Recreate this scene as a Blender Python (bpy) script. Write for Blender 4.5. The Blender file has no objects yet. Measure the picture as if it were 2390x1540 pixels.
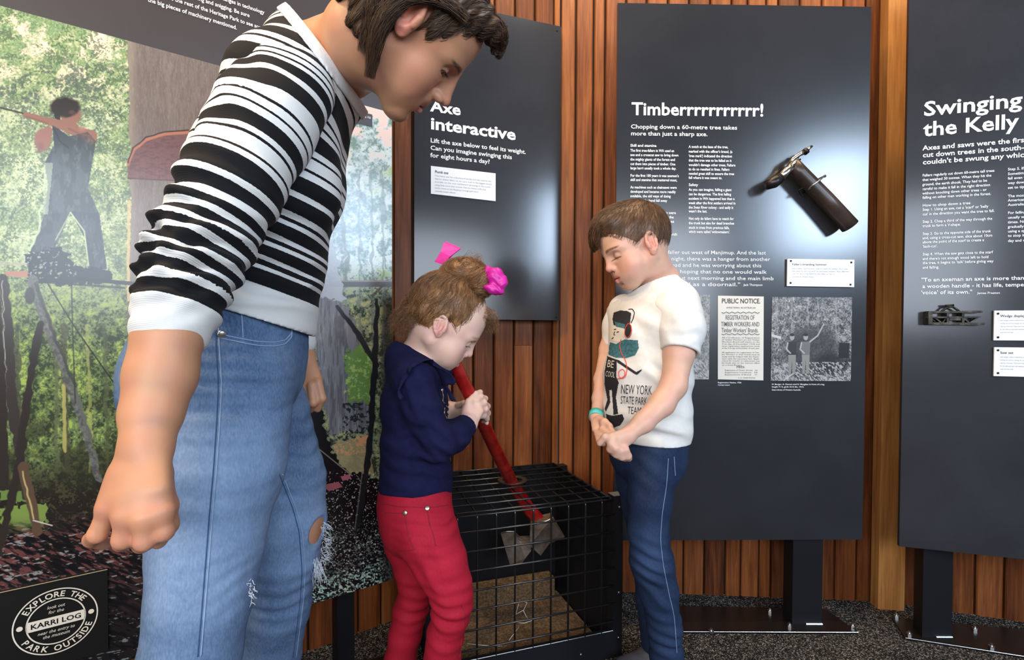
import bpy, bmesh, math, random
import numpy as np
from mathutils import Vector, Matrix
SC = bpy.context.scene
COL = SC.collection
# ---------------------------------------------------------------- camera, world, lights, exposure
F_PX, EYE, PITCH, ROLL, CXP, CYP = 1120.0, 0.93, math.radians(1.0), 0.004, 1195.0, 791.5
cam_data = bpy.data.cameras.new('camera'); cam = bpy.data.objects.new('camera', cam_data); COL.objects.link(cam)
cam_data.sensor_width = 36.0; cam_data.lens = F_PX/2390*36.0; cam_data.shift_y = (CYP-770)/2390.0
cam_data.clip_start = 0.02
RCAM = Matrix.Rotation(math.pi/2-PITCH, 3, 'X') @ Matrix.Rotation(ROLL, 3, 'Z')
cam.matrix_world = Matrix.Translation((0, 0, EYE)) @ RCAM.to_4x4()
SC.camera = cam
SC.view_settings.view_transform = 'Standard'; SC.view_settings.look = 'None'
SC.view_settings.gamma = 1.0; SC.view_settings.use_curve_mapping = False
SC.view_settings.exposure = -0.12
w = bpy.data.worlds.new('world'); SC.world = w; w.use_nodes = True
w.node_tree.nodes['Background'].inputs[0].default_value = (0.80, 0.86, 1.0, 1)
w.node_tree.nodes['Background'].inputs[1].default_value = 0.18
def area(name, loc, target, sx, sy, power, col):
    l = bpy.data.lights.new(name, 'AREA'); l.shape = 'RECTANGLE'; l.size = sx; l.size_y = sy
    l.energy = power; l.color = col
    o = bpy.data.objects.new(name, l); COL.objects.link(o); o.location = loc
    o.rotation_euler = (Vector(target)-Vector(loc)).to_track_quat('-Z', 'Y').to_euler()
    return o
area('window_or_fill_light', (3.16, -1.62, 2.18), (2.70, 0.0, 2.0), 0.80, 0.95, 86, (0.60, 0.78, 1.0))
area('window_or_fill_light', (1.15, -1.75, 1.50), (1.15, 0.0, 1.45), 1.9, 1.0, 62, (0.76, 0.86, 1.0))
area('window_or_fill_light', (-0.75, -1.70, 1.55), (-0.1, 1.0, 1.05), 1.5, 1.3, 62, (0.96, 0.97, 1.0))  # fill added behind the camera to lift the faces, not a window
area('ceiling_strip', (0.2, 0.75, 2.88), (0.2, 0.80, 0), 1.3, 0.22, 13, (1.0, 0.95, 0.88))
area('ceiling_lamp', (-1.2, 0.1, 2.5), (-0.5, 0.8, 1.2), 0.35, 0.35, 26, (1.0, 0.72, 0.42))
def spot(name, loc, target, power, col, ang, blend=0.8, r=0.04):
    l = bpy.data.lights.new(name, 'SPOT'); l.energy = power; l.color = col; l.spot_size = math.radians(ang)
    l.spot_blend = blend; l.shadow_soft_size = r
    o = bpy.data.objects.new(name, l); COL.objects.link(o); o.location = loc
    o.rotation_euler = (Vector(target)-Vector(loc)).to_track_quat('-Z', 'Y').to_euler()
    return o
spot('track_spot', (1.30, 1.10, 2.85), (1.27, 1.65, 1.95), 66, (1.0, 0.72, 0.40), 70)
spot('track_spot', (0.22, 1.10, 2.85), (0.20, 1.70, 1.65), 60, (1.0, 0.72, 0.40), 80)
spot('track_spot', (0.75, 1.10, 2.85), (0.75, 1.65, 1.80), 40, (1.0, 0.72, 0.40), 80)
spot('track_spot', (-0.70, 0.35, 2.60), (-0.45, 0.80, 1.30), 70, (1.0, 0.66, 0.34), 60)

# ---------------------------------------------------------------- helpers
def ray(px, py):
    d = RCAM @ Vector(((px-CXP)/F_PX, -(py-CYP)/F_PX, -1.0)); return np.array(d)
def P(px, py, Y):                       # a world point at distance Y in front, seen towards (px, py)
    d = ray(px, py); return np.array([0, 0, EYE]) + d*(Y/d[1])
def link(o, parent=None):
    COL.objects.link(o)
    if parent is not None: o.parent = parent
    return o
def tag(o, label=None, cat=None, group=None, kind=None):
    if label: o['label'] = label
    if cat: o['category'] = cat
    if group: o['group'] = group
    if kind: o['kind'] = kind
    return o
def empty(name, loc=(0, 0, 0), parent=None):
    o = bpy.data.objects.new(name, None); o.location = loc; o.empty_display_size = 0.05
    return link(o, parent)
def np_mesh(name, V, Fc, mat=None, smooth=False):
    me = bpy.data.meshes.new(name)
    V = np.asarray(V, dtype=np.float32)
    if isinstance(Fc, np.ndarray):
        n, k = Fc.shape
        me.vertices.add(len(V)); me.vertices.foreach_set('co', V.ravel())
        me.loops.add(n*k); me.loops.foreach_set('vertex_index', Fc.astype(np.int32).ravel())
        me.polygons.add(n); me.polygons.foreach_set('loop_start', np.arange(0, n*k, k, dtype=np.int32))
        me.update(calc_edges=True); me.validate()
    else:
        me.from_pydata([tuple(map(float, v)) for v in V], [], [tuple(int(i) for i in f) for f in Fc]); me.update()
    if smooth: me.polygons.foreach_set('use_smooth', np.ones(len(me.polygons), dtype=bool))
    if mat: me.materials.append(mat)
    return me
def obj(name, me, parent=None, loc=None):
    o = bpy.data.objects.new(name, me)
    link(o, parent)
    if parent is not None and loc is None:          # geometry is given in world space: undo the parent's place
        par = parent
        off = Vector((0, 0, 0))
        M = Matrix.Identity(4)
        chain = []
        while par is not None: chain.append(par); par = par.parent
        for c in reversed(chain): M = M @ c.matrix_basis
        o.matrix_basis = M.inverted()
    elif loc is not None: o.location = loc
    return o
class MB:                                # collects boxes, tubes, prisms into one mesh
    def __init__(s): s.V = []; s.F = []; s.n = 0
    def add(s, V, F):
        s.V += [tuple(map(float, v)) for v in V]; s.F += [tuple(int(i)+s.n for i in f) for f in F]; s.n = len(s.V); return s
    def box(s, o, ax, ay, az):           # corner o and three edge vectors
        o, ax, ay, az = map(lambda q: np.array(q, float), (o, ax, ay, az))
        v = [o+ax*i+ay*j+az*k for k in (0, 1) for j in (0, 1) for i in (0, 1)]
        f = [(0, 2, 3, 1), (4, 5, 7, 6), (0, 1, 5, 4), (2, 6, 7, 3), (0, 4, 6, 2), (1, 3, 7, 5)]
        if np.dot(np.cross(ax, ay), az) < 0: f = [t[::-1] for t in f]
        return s.add(v, f)
    def prism(s, poly, o, ex, ey, ez, t):   # 2D polygon (x,y) in frame, extruded t along ez
        o, ex, ey, ez = map(lambda q: np.array(q, float), (o, ex, ey, ez)); n = len(poly)
        v = [o+ex*x+ey*y for x, y in poly]+[o+ex*x+ey*y+ez*t for x, y in poly]
        f = [tuple(range(n))[::-1], tuple(range(n, 2*n))]+[(i, (i+1) % n, n+(i+1) % n, n+i) for i in range(n)]
        return s.add(v, f)
    def tube(s, pts, r, n=8, caps=True, closed=False):
        pts = [np.array(p, float) for p in pts]; m = len(pts)
        rs = r if hasattr(r, '__len__') else [r]*m
        V = []; prev = None
        for i, p in enumerate(pts):
            if closed: t = pts[(i+1) % m]-pts[i-1]
            else: t = pts[min(i+1, m-1)]-pts[max(i-1, 0)]
            t = t/(np.linalg.norm(t)+1e-12)
            if prev is None:
                a = np.array([0, 0, 1.0]) if abs(t[2]) < .9 else np.array([1.0, 0, 0])
                u = np.cross(t, a)
            else: u = prev-t*np.dot(prev, t)
            u /= (np.linalg.norm(u)+1e-12); v = np.cross(t, u); prev = u
            for k in range(n):
                a = 2*math.pi*k/n; V.append(p+rs[i]*(u*math.cos(a)+v*math.sin(a)))
        F = []
        for i in range(m if closed else m-1):
            j = (i+1) % m
            for k in range(n):
                F.append((i*n+k, i*n+(k+1) % n, j*n+(k+1) % n, j*n+k))
        if caps and not closed: F += [tuple(range(n))[::-1], tuple((m-1)*n+k for k in range(n))]
        return s.add(V, F)
    def disc(s, c, nrm, r, h, n=12, dome=0.0):
        c = np.array(c, float); nrm = np.array(nrm, float); nrm /= np.linalg.norm(nrm)
        pts = [c, c+nrm*h*.7, c+nrm*h]
        return s.tube(pts, [r, r, r*(0.75 if dome else 1)], n)
    def build(s, name, mat, parent=None, smooth=False, loc=None):
        return obj(name, np_mesh(name, s.V, s.F, mat, smooth), parent, loc)
# ---------------------------------------------------------------- materials
def nmat(name, col=(.5, .5, .5), rough=.5, metal=0.0, spec=None, sss=0, coat=0):
    m = bpy.data.materials.new(name); m.use_nodes = True
    b = m.node_tree.nodes['Principled BSDF']
    b.inputs['Base Color'].default_value = (*col, 1); b.inputs['Roughness'].default_value = rough
    b.inputs['Metallic'].default_value = metal
    if spec is not None: b.inputs['Specular IOR Level'].default_value = spec
    if sss:
        b.inputs['Subsurface Weight'].default_value = sss; b.inputs['Subsurface Radius'].default_value = (1.0, .35, .2)
        b.inputs['Subsurface Scale'].default_value = .008
    if coat: b.inputs['Coat Weight'].default_value = coat
    return m
class NT:                                # small node-graph writer
    def __init__(s, m): s.m = m; s.t = m.node_tree; s.b = s.t.nodes['Principled BSDF']
    def n(s, typ, ins=None, **kw):
        nd = s.t.nodes.new(typ)
        for k, v in kw.items(): setattr(nd, k, v)
        for k, v in (ins or {}).items():
            if isinstance(v, tuple) and len(v) == 2 and hasattr(v[0], 'outputs'): s.t.links.new(v[0].outputs[v[1]], nd.inputs[k])
            elif hasattr(v, 'outputs'): s.t.links.new(v.outputs[0], nd.inputs[k])
            else: nd.inputs[k].default_value = v
        return nd
    def link(s, a, sock, out=0): s.t.links.new(a.outputs[out], s.b.inputs[sock]); return a
    def ramp(s, fac, stops, interp='LINEAR', out=0):
        nd = s.t.nodes.new('ShaderNodeValToRGB'); cr = nd.color_ramp; cr.interpolation = interp
        while len(cr.elements) < len(stops): cr.elements.new(.5)
        for e, (p, c) in zip(cr.elements, stops): e.position = p; e.color = (*c, 1) if len(c) == 3 else c
        s.t.links.new(fac.outputs[out], nd.inputs[0]); return nd
    def bump(s, h, strength=.3, dist=.001, out=0):
        nd = s.n('ShaderNodeBump'); nd.inputs['Strength'].default_value = strength; nd.inputs['Distance'].default_value = dist
        s.t.links.new(h.outputs[out], nd.inputs['Height']); s.t.links.new(nd.outputs[0], s.b.inputs['Normal']); return nd
def srgb(r, g, b): return tuple((c/12.92 if c <= .04045 else ((c+.055)/1.055)**2.4) for c in (r/255, g/255, b/255))
def noise_mat(name, cols, scale, rough=.6, stretch=(1, 1, 1), bump=0, detail=6, metal=0, dist=.001, spec=None, coords='Object'):
    m = nmat(name, cols[0], rough, metal, spec); g = NT(m)
    tc = g.n('ShaderNodeTexCoord'); mp = g.n('ShaderNodeMapping', {'Vector': (tc, coords), 'Scale': stretch})
    nz = g.n('ShaderNodeTexNoise', {'Vector': mp, 'Scale': scale, 'Detail': float(detail), 'Roughness': .6})
    k = len(cols); r = g.ramp(nz, [(.3+.4*i/max(k-1, 1), c) for i, c in enumerate(cols)]); g.link(r, 'Base Color')
    if bump: g.bump(nz, bump, dist)
    return m
# ---------------------------------------------------------------- signed distance modelling (smooth bodies and cloth)
BLOCKN = 20
def unit(v): v = np.array(v, float); return v/(np.linalg.norm(v)+1e-12)


class Pr:   # rounded elliptic cone from a to b; radii (ru, rv, rw); op u/s; k = blend width
    __slots__ = ('a', 'b', 'ra', 'rb', 'R', 'op', 'k', 'lo', 'hi', 'mx')
    def __init__(s, a, b, ra, rb, R, op='u', k=.01):
        s.a = np.array(a, float); s.b = np.array(b, float); s.ra = np.array(ra, float); s.rb = np.array(rb, float)
        s.R = R; s.op = op; s.k = k
        m = max(s.ra.max(), s.rb.max()); s.mx = m
        s.lo = np.minimum(s.a, s.b)-m-k; s.hi = np.maximum(s.a, s.b)+m+k
    def dT(s, T):            # T: 3 x N float32
        R = s.R.astype(np.float32); x, y, z = T[0]-np.float32(s.a[0]), T[1]-np.float32(s.a[1]), T[2]-np.float32(s.a[2]); q = np.empty_like(T)
        for i in range(3): q[i] = x*R[0, i]+y*R[1, i]+z*R[2, i]
        L = math.sqrt(((s.b-s.a)**2).sum())
        if L > 1e-6:
            h = np.clip(q[2]/L, 0, 1); q[2] -= h*L
            c = not np.array_equal(s.ra, s.rb)
            if c: r = s.ra.astype(np.float32)[:, None]+(s.rb-s.ra).astype(np.float32)[:, None]*h
            else: r = s.ra.astype(np.float32)[:, None]
        else: r = s.ra.astype(np.float32)[:, None]
        q /= r; k0 = np.sqrt(q[0]*q[0]+q[1]*q[1]+q[2]*q[2])+1e-9
        q /= r; k1 = np.sqrt(q[0]*q[0]+q[1]*q[1]+q[2]*q[2])+1e-9
        return k0*(k0-1)/k1
def frame(w, v):
    w = unit(w); v = np.array(v, float); v = v-w*(v @ w); v = unit(v); u = np.cross(v, w); return np.stack([u, v, w], 1)
def seg(a, b, ra, rb, v=(0, 1, 0), op='u', k=.01):
    """ra, rb: number or (ru, rv) with rv measured along v"""
    a = np.array(a, float); b = np.array(b, float)
    w = b-a
    if np.linalg.norm(w) < 1e-9: w = np.array([0, 0, 1.0])
    if abs(unit(w) @ unit(v)) > .98: v = (1, 0, 0) if abs(unit(w)[0]) < .9 else (0, 0, 1)
    f = lambda r: (r, r, r) if not hasattr(r, '__len__') else (r[0], r[1], min(r[0], r[1]) if len(r) < 3 else r[2])
    return Pr(a, b, f(ra), f(rb), frame(w, v), op, k)
def ell(c, r, R=None, op='u', k=.01):
    if not hasattr(r, '__len__'): r = (r, r, r)
    return Pr(c, c, r, r, np.eye(3) if R is None else np.array(R), op, k)
def xf(prims, M, s):     # place head-space prims: world = M[:3,:3]*s*p + t
    R = M[:, :3]; t = M[:, 3]; out = []
    for p in prims: out.append(Pr(R @ (p.a*s)+t, R @ (p.b*s)+t, p.ra*s, p.rb*s, R @ p.R, p.op, p.k*s))
    return out
def chain(pts, rs, v=(0, 1, 0), k=.02, op='u'):
    return [seg(pts[i], pts[i+1], rs[i], rs[i+1], v, op, k) for i in range(len(pts)-1)]
def ev(prims, p, far=1.0):
    d = np.full(len(p), far, np.float32); T = np.ascontiguousarray(np.asarray(p, np.float32).T)
    for q in prims:
        e = q.dT(T); k = q.k
        if q.op == 'u':
            if k > 1e-6: h = np.maximum(k-np.abs(d-e), 0)/k; d = np.minimum(d, e)-h*h*k*.25
            else: d = np.minimum(d, e)
        else:
            e = -e
            if k > 1e-6: h = np.maximum(k-np.abs(d-e), 0)/k; d = np.maximum(d, e)+h*h*k*.25
            else: d = np.maximum(d, e)
    return d
class Body:
    """prims plus optional post(d, p) -> d"""
    def __init__(s, prims, post=None): s.prims = prims; s.post = post
    def d(s, p, prims=None):
        d = ev(s.prims if prims is None else prims, p)
        return s.post(d, p) if s.post else d
    def mesh(s, vox, lo=None, hi=None, smooth=1, pad=.012):
        us = [q for q in s.prims if q.op == 'u']
        lo_ = np.min([q.lo for q in us], 0)-pad if lo is None else np.array(lo); hi_ = np.max([q.hi for q in us], 0)+pad if hi is None else np.array(hi)
        B = BLOCKN; bs = B*vox
        nb = np.maximum(1, np.ceil((hi_-lo_)/bs).astype(int)); NG = nb*B+2
        ids = []; pos = []; E = [[], [], []]
        ax = np.arange(B+2)
        g = np.stack(np.meshgrid(ax, ax, ax, indexing='ij'), -1).reshape(-1, 3)
        n = B+2
        cc = (np.stack(np.meshgrid(*[np.arange(k) for k in nb], indexing='ij'), -1).reshape(-1, 3))
        ctr = lo_+(cc+.5)*bs; dc = s.d(ctr); half = bs*.87+.004+.25*max(q.k for q in s.prims)
        plo = np.array([q.lo for q in s.prims])-.01; phi = np.array([q.hi for q in s.prims])+.01
        def work(c):
            o = lo_+c*bs; l = o-vox; h_ = o+bs+2*vox
            pr = [q for q, ok in zip(s.prims, ((plo < h_) & (phi > l)).all(1)) if ok]
            if not pr: return None
            p = o+g*vox
            D = s.d(p, pr).reshape(n, n, n)
            neg = D < 0
            if neg.all() or not neg.any(): return None
            # cells of this block: 0..B (B+1 so the last layer overlaps for edges)
            m = B+1
            cnt = np.zeros((m, m, m), int)
            for i in (0, 1):
                for j in (0, 1):
                    for k in (0, 1): cnt += neg[i:i+m, j:j+m, k:k+m]
            act = (cnt > 0) & (cnt < 8)
            I = np.argwhere(act)
            if len(I) == 0: return None
            acc = np.zeros((len(I), 3)); w_ = np.zeros(len(I))
            for a in range(3):
                for i in (0, 1):
                    for j in (0, 1):
                        off0 = [0, 0, 0]; b1, b2 = [x for x in range(3) if x != a]; off0[b1] = i; off0[b2] = j
                        off1 = list(off0); off1[a] = 1
                        J0 = I+off0; J1 = I+off1
                        d0 = D[J0[:, 0], J0[:, 1], J0[:, 2]]; d1 = D[J1[:, 0], J1[:, 1], J1[:, 2]]
                        cr = (d0 < 0) != (d1 < 0)
                        t = np.where(cr, d0/(d0-d1+1e-20), 0)
                        q = np.array(off0, float)[None, :]+t[:, None]*(np.array(off1)-np.array(off0))
                        acc += np.where(cr[:, None], q, 0); w_ += cr
            vp = o+(I+acc/w_[:, None])*vox
            gi = I+c*B
            rid = (gi[:, 0]*NG[1]+gi[:, 1])*NG[2]+gi[:, 2]; rE = [None]*3
            # edges whose min corner is in 1..B of local lattice => needs cells offset -1; use corners 1..B
            for a in range(3):
                sl = [slice(1, B+1)]*3
                A0 = D[1:B+1, 1:B+1, 1:B+1]
                s1 = [slice(1, B+1)]*3; s1[a] = slice(2, B+2); A1 = D[tuple(s1)]
                cr = (A0 < 0) != (A1 < 0)
                K = np.argwhere(cr)
                if len(K): rE[a] = (np.concatenate([K+1+c*B, (A0[cr] < 0)[:, None].astype(int)], 1))
            return rid, vp, rE
        for r in map(work, cc[np.abs(dc) < half*1.9]):
            if r is None: continue
            ids.append(r[0]); pos.append(r[1])
            for a in range(3):
                if r[2][a] is not None: E[a].append(r[2][a])
        if not ids: return np.zeros((0, 3)), np.zeros((0, 4), int)
        ids = np.concatenate(ids); pos = np.concatenate(pos)
        uid, ix = np.unique(ids, return_index=True); V = pos[ix]
        Q = []
        for a in range(3):
            if not E[a]: continue
            K = np.concatenate(E[a]); K = np.unique(K, axis=0); c = K[:, :3]; sgn = K[:, 3] == 1
            b1 = (a+1) % 3; b2 = (a+2) % 3; e1 = np.zeros(3, int); e1[b1] = 1; e2 = np.zeros(3, int); e2[b2] = 1
            cs = [c, c-e1, c-e1-e2, c-e2]; q = []; ok = np.ones(len(c), bool)
            for x in cs:
                idn = (x[:, 0]*NG[1]+x[:, 1])*NG[2]+x[:, 2]; k = np.searchsorted(uid, idn); k = np.clip(k, 0, len(uid)-1)
                ok &= uid[k] == idn; q.append(k)
            q = np.stack(q, 1)[ok]; sg = sgn[ok]
            q[~sg] = q[~sg][:, ::-1]; Q.append(q)
        Fq = np.concatenate(Q)
        for _ in range(smooth):
            S = np.zeros_like(V); N = np.zeros(len(V))
            for i in range(4):
                j = (i+1) % 4
                np.add.at(S, Fq[:, i], V[Fq[:, j]]); np.add.at(S, Fq[:, j], V[Fq[:, i]])
                np.add.at(N, Fq[:, i], 1); np.add.at(N, Fq[:, j], 1)
            V = V*.5+.5*S/np.maximum(N, 1)[:, None]
        used = np.unique(Fq); rm = np.full(len(V), -1); rm[used] = np.arange(len(used))
        return V[used], rm[Fq]
    def trace(s, px, py, y0=.25, y1=2.2, off=0.0006):   # first hit of the sight line through (px, py)
        D = np.array([ray(a, b) for a, b in zip(px, py)]); D /= np.linalg.norm(D, axis=1)[:, None]
        t = np.full(len(D), y0); o = np.array([0, 0, EYE])
        for _ in range(90): t = t+np.clip(s.d(o+D*t[:, None])*.8, -.05, .05)
        hit = (t < y1)
        p = o+D*t[:, None]
        n = s.nrm(p)
        return p+n*off, hit, n
    def nrm(s, p):
        e = 1e-3; n = np.stack([s.d(p+np.eye(3)[i]*e)-s.d(p-np.eye(3)[i]*e) for i in range(3)], 1).astype(float)
        return n/(np.linalg.norm(n, axis=1)[:, None]+1e-9)
    def sub(s, lo, hi):      # the same surface, only what reaches the box
        return Body([q for q in s.prims if (q.lo < hi).all() and (q.hi > lo).all()], s.post)
    def snap(s, p, off=0.0, it=6):
        p = np.array(p, float)
        for _ in range(it):
            n = s.nrm(p); p = p-n*(s.d(p)-off)[:, None]*.9
        return p
def paint(me, cols, name='Col'):
    a = me.color_attributes.new(name, 'FLOAT_COLOR', 'POINT')
    c = np.ones((len(me.vertices), 4), np.float32); c[:, :3] = cols; a.data.foreach_set('color', c.ravel())
def fattr(me, vals, name):
    a = me.attributes.new(name, 'FLOAT', 'POINT'); a.data.foreach_set('value', np.asarray(vals, np.float32))
def body_obj(name, body, vox, mat, parent, smooth=1, col=None, attrs=None, lo=None, hi=None):
    V, Fq = body.mesh(vox, lo, hi, smooth)
    me = np_mesh(name, V, Fq, mat, True)
    if len(me.vertices) == len(V):
        if col is not None: paint(me, col(V))
        if attrs: 
            for k, f in attrs.items(): fattr(me, f(V), k)
    else: print('WARN vertex count changed', name)
    return obj(name, me, parent)
def sstep(a, b, x): t = np.clip((x-a)/(b-a), 0, 1); return t*t*(3-2*t)
def hash3(ix, iy, iz, seed=0):
    h = (ix*374761393+iy*668265263+iz*2147483647+seed*1274126177) & 0xffffffff
    h = ((h ^ (h >> 13))*1274126177) & 0xffffffff; h = h ^ (h >> 16)
    return (h & 0xffff)/65535.0
def vnoise(p, seed=0):
    i = np.floor(p).astype(np.int64); f = p-i; f = f*f*(3-2*f); r = 0
    for a in (0, 1):
        for b in (0, 1):
            for c in (0, 1):
                wv = (f[:, 0] if a else 1-f[:, 0])*(f[:, 1] if b else 1-f[:, 1])*(f[:, 2] if c else 1-f[:, 2])
                r = r+wv*hash3(i[:, 0]+a, i[:, 1]+b, i[:, 2]+c, seed)
    return r
# ---------------------------------------------------------------- lettering and flat print
def text_geo(s, size=1.0, bold=0.0, space=1.0, lead=1.0, align='LEFT', shear=0.0, res=3):
    cu = bpy.data.curves.new('t', 'FONT'); cu.body = s; cu.size = size; cu.offset = bold*size; cu.space_character = space
    cu.space_line = lead; cu.align_x = align; cu.shear = shear; cu.resolution_u = res; cu.fill_mode = 'FRONT'
    o = bpy.data.objects.new('t', cu); COL.objects.link(o); dg = bpy.context.evaluated_depsgraph_get()
    me = bpy.data.meshes.new_from_object(o.evaluated_get(dg)); V = np.zeros(len(me.vertices)*3); me.vertices.foreach_get('co', V)
    F = [tuple(p.vertices) for p in me.polygons]; bpy.data.objects.remove(o); bpy.data.curves.remove(cu); bpy.data.meshes.remove(me)
    return V.reshape(-1, 3)[:, :2], F
def plane_text(name, s, o, ex, ey, size, mat, parent, bold=.0, wx=1.0, off=.0006, width=None, **kw):
    """letters lying on a plane: o = baseline start, ex/ey unit axes; faces look along ex x ey"""
    V, F = text_geo(s, size, bold, **kw)
    if len(V) == 0: return None
    if width: wx = width/(V[:, 0].max()-min(0, V[:, 0].min()))
    n = np.cross(ex, ey); W = np.array(o)+V[:, :1]*wx*ex+V[:, 1:]*ey+n*off
    return obj(name, np_mesh(name, W, F, mat), parent)
def inpoly(x, y, poly):
    n = len(poly); r = np.zeros(x.shape, bool); j = n-1
    for i in range(n):
        xi, yi = poly[i]; xj, yj = poly[j]
        if yi != yj: r ^= ((yi > y) != (yj > y)) & (x < (xj-xi)*(y-yi)/(yj-yi)+xi)
        j = i
    return r
def decal(body, poly, mat, name, parent, step=1.0, off=.0008, y0=.4):
    """flat print: the outline poly (photo coordinates) laid on the cloth surface"""
    a = np.array(poly); xs = np.arange(a[:, 0].min()-1, a[:, 0].max()+1, step); ys = np.arange(a[:, 1].min()-1, a[:, 1].max()+1, step)
    X, Y = np.meshgrid(xs, ys); p, hit, n = body.trace(X.ravel(), Y.ravel(), y0=y0, off=off)
    h, w = X.shape; c = inpoly(X[:-1, :-1]+step/2, Y[:-1, :-1]+step/2, poly); I = np.argwhere(c)
    idx = lambda i, j: i*w+j
    Fq = np.stack([idx(I[:, 0], I[:, 1]), idx(I[:, 0]+1, I[:, 1]), idx(I[:, 0]+1, I[:, 1]+1), idx(I[:, 0], I[:, 1]+1)], 1)
    Fq = Fq[hit[Fq].all(1)]
    if len(Fq) == 0: return None
    used = np.unique(Fq); rm = np.full(len(p), -1); rm[used] = np.arange(len(used))
    return obj(name, np_mesh(name, p[used], rm[Fq], mat), parent)
def decal_text(body, s, x, y, size, mat, name, parent, wx=1.0, rot=0.0, bold=0.0, y0=.4, off=.001):
    V, F = text_geo(s, size, bold, res=2); c, q = math.cos(rot), math.sin(rot)
    px = x+V[:, 0]*wx*c-V[:, 1]*q; py = y-(V[:, 0]*wx*q+V[:, 1]*c)
    p, hit, n = body.trace(px, py, y0=y0, off=off); F = [f for f in F if all(hit[i] for i in f)]
    return obj(name, np_mesh(name, p, F, mat), parent)
# ---------------------------------------------------------------- heads (x forward, y left, z up, centimetres /100)
def rotm(axis, deg):
    return np.array(Matrix.Rotation(math.radians(deg), 3, axis))
def head_prims(child=0.0, lids=0.35, boy=False):
    c = child; L = lambda a, b: a+(b-a)*c
    cm = .01; pr = []
    def E(x, y, z, rx, ry, rz, k=1.5, op='u', R=None): pr.append(ell((x*cm, y*cm, z*cm), (rx*cm, ry*cm, rz*cm), R, op, k*cm))
    def S(a, b, ra, rb, k=1.0, op='u', v=(0, 1, 0)):
        f = lambda r: tuple(q*cm for q in r) if hasattr(r, '__len__') else r*cm
        pr.append(seg(np.array(a)*cm, np.array(b)*cm, f(ra), f(rb), v, op, k*cm))
    E(-1.2, 0, 3.4, 9.2, 7.4, 8.6)                                  # skull
    E(L(3.3, 3.0), 0, L(4.2, 4.2), 5.5, 5.9, L(5.6, 6.4), 2.5)      # forehead
    zc = L(-9.6, -8.0); xc = L(6.6, 5.6)                            # chin
    S((3.6, 0, 0.5), (4.2, 0, L(-6.2, -5.2)), (4.5, 5.6), (L(3.4, 3.6), L(3.8, 4.3)), 2.5)
    for y in (-1, 1):
        S((-.6, 5.4*y, L(-4.2, -3.6)), (xc-1.2, 1.5*y, zc+.3), (L(1.7, 1.6), 1.4), (1.5, 1.5), 2.6)    # jaw
        E(L(4.5, 4.4), 3.7*y, L(-2.7, -3.2), 2.5, L(2.5, 2.9), L(2.4, 2.9), 2.2)
        E(L(4.7, 4.6), 2.8*y, L(-5.2, -5.0), 2.5, 2.3, 2.4, 2.2)                      # cheek
        E(6.75, 2.8*y, L(1.8, 1.7), 1.35, 2.8, 1.0, 1.3, R=rotm('Z', 22*y))                                          # brow
        E(8.35, 3.3*y, L(.1, -.1), 1.35, 1.9, 1.15, .9, 's', rotm('Z', 20*y))                                          # eye socket
    E(xc, 0, zc, L(1.7, 1.6), L(2.1, 1.9), 1.5, 1.6)
    E(L(6.4, 6.0), 0, L(-6.5, -5.8), L(2.1, 2.0), 3.0, 2.4, 1.6)              # mouth mound
    nl = L(11.0, 9.9); nz = L(-3.0, -2.6)
    S((L(8.5, 8.0), 0, 1.3), (nl-.9, 0, nz+.7), (.8, .8), (.75, L(.85, .8)), .9)
    E(L(7.5, 6.9), 0, L(-4.7, -4.2), 1.7, 2.3, 1.5, 1.0)
    S((7.0, 0, .6), (nl-2.2, 0, nz+.6), (.9, 1.0), (1.2, 1.25), 1.0)
    E(nl-.7, 0, nz+.1, L(.95, .85), L(.95, .9), .85, .6)
    for y in (-1, 1):
        E(nl-1.9, L(1.15, 1.05)*y, nz-.35, 1.1, .8, .75, .5)
        E(nl-1.35, .6*y, nz-1.05, .6, .3, .42, .2, 's')
        E(6.35, 3.15*y, 0.0, 1.4, 1.5, 1.35, .35)                                             # lid dome
    mz = L(-6.3, -5.6); mx = L(8.45, 7.9)                                                            # lips
    for y in (-1, 1):
        S((mx, 0, mz+.58), (mx-1.35, 2.25*y, mz+.05), (.66, .58), (.3, .24), .35)
        S((mx-.02, 0, mz-.70), (mx-1.4, 2.05*y, mz-.1), (.70, .70), (.3, .26), .4)
        S((mx+.75, 0, mz), (mx-1.0, 2.25*y, mz-.05), (.42, .09), (.3, .07), .12, 's', v=(0, 0, 1))
    E(mx-.1, 0, mz-1.9, .45, 1.2, .35, .9, 's')
    return pr
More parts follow.
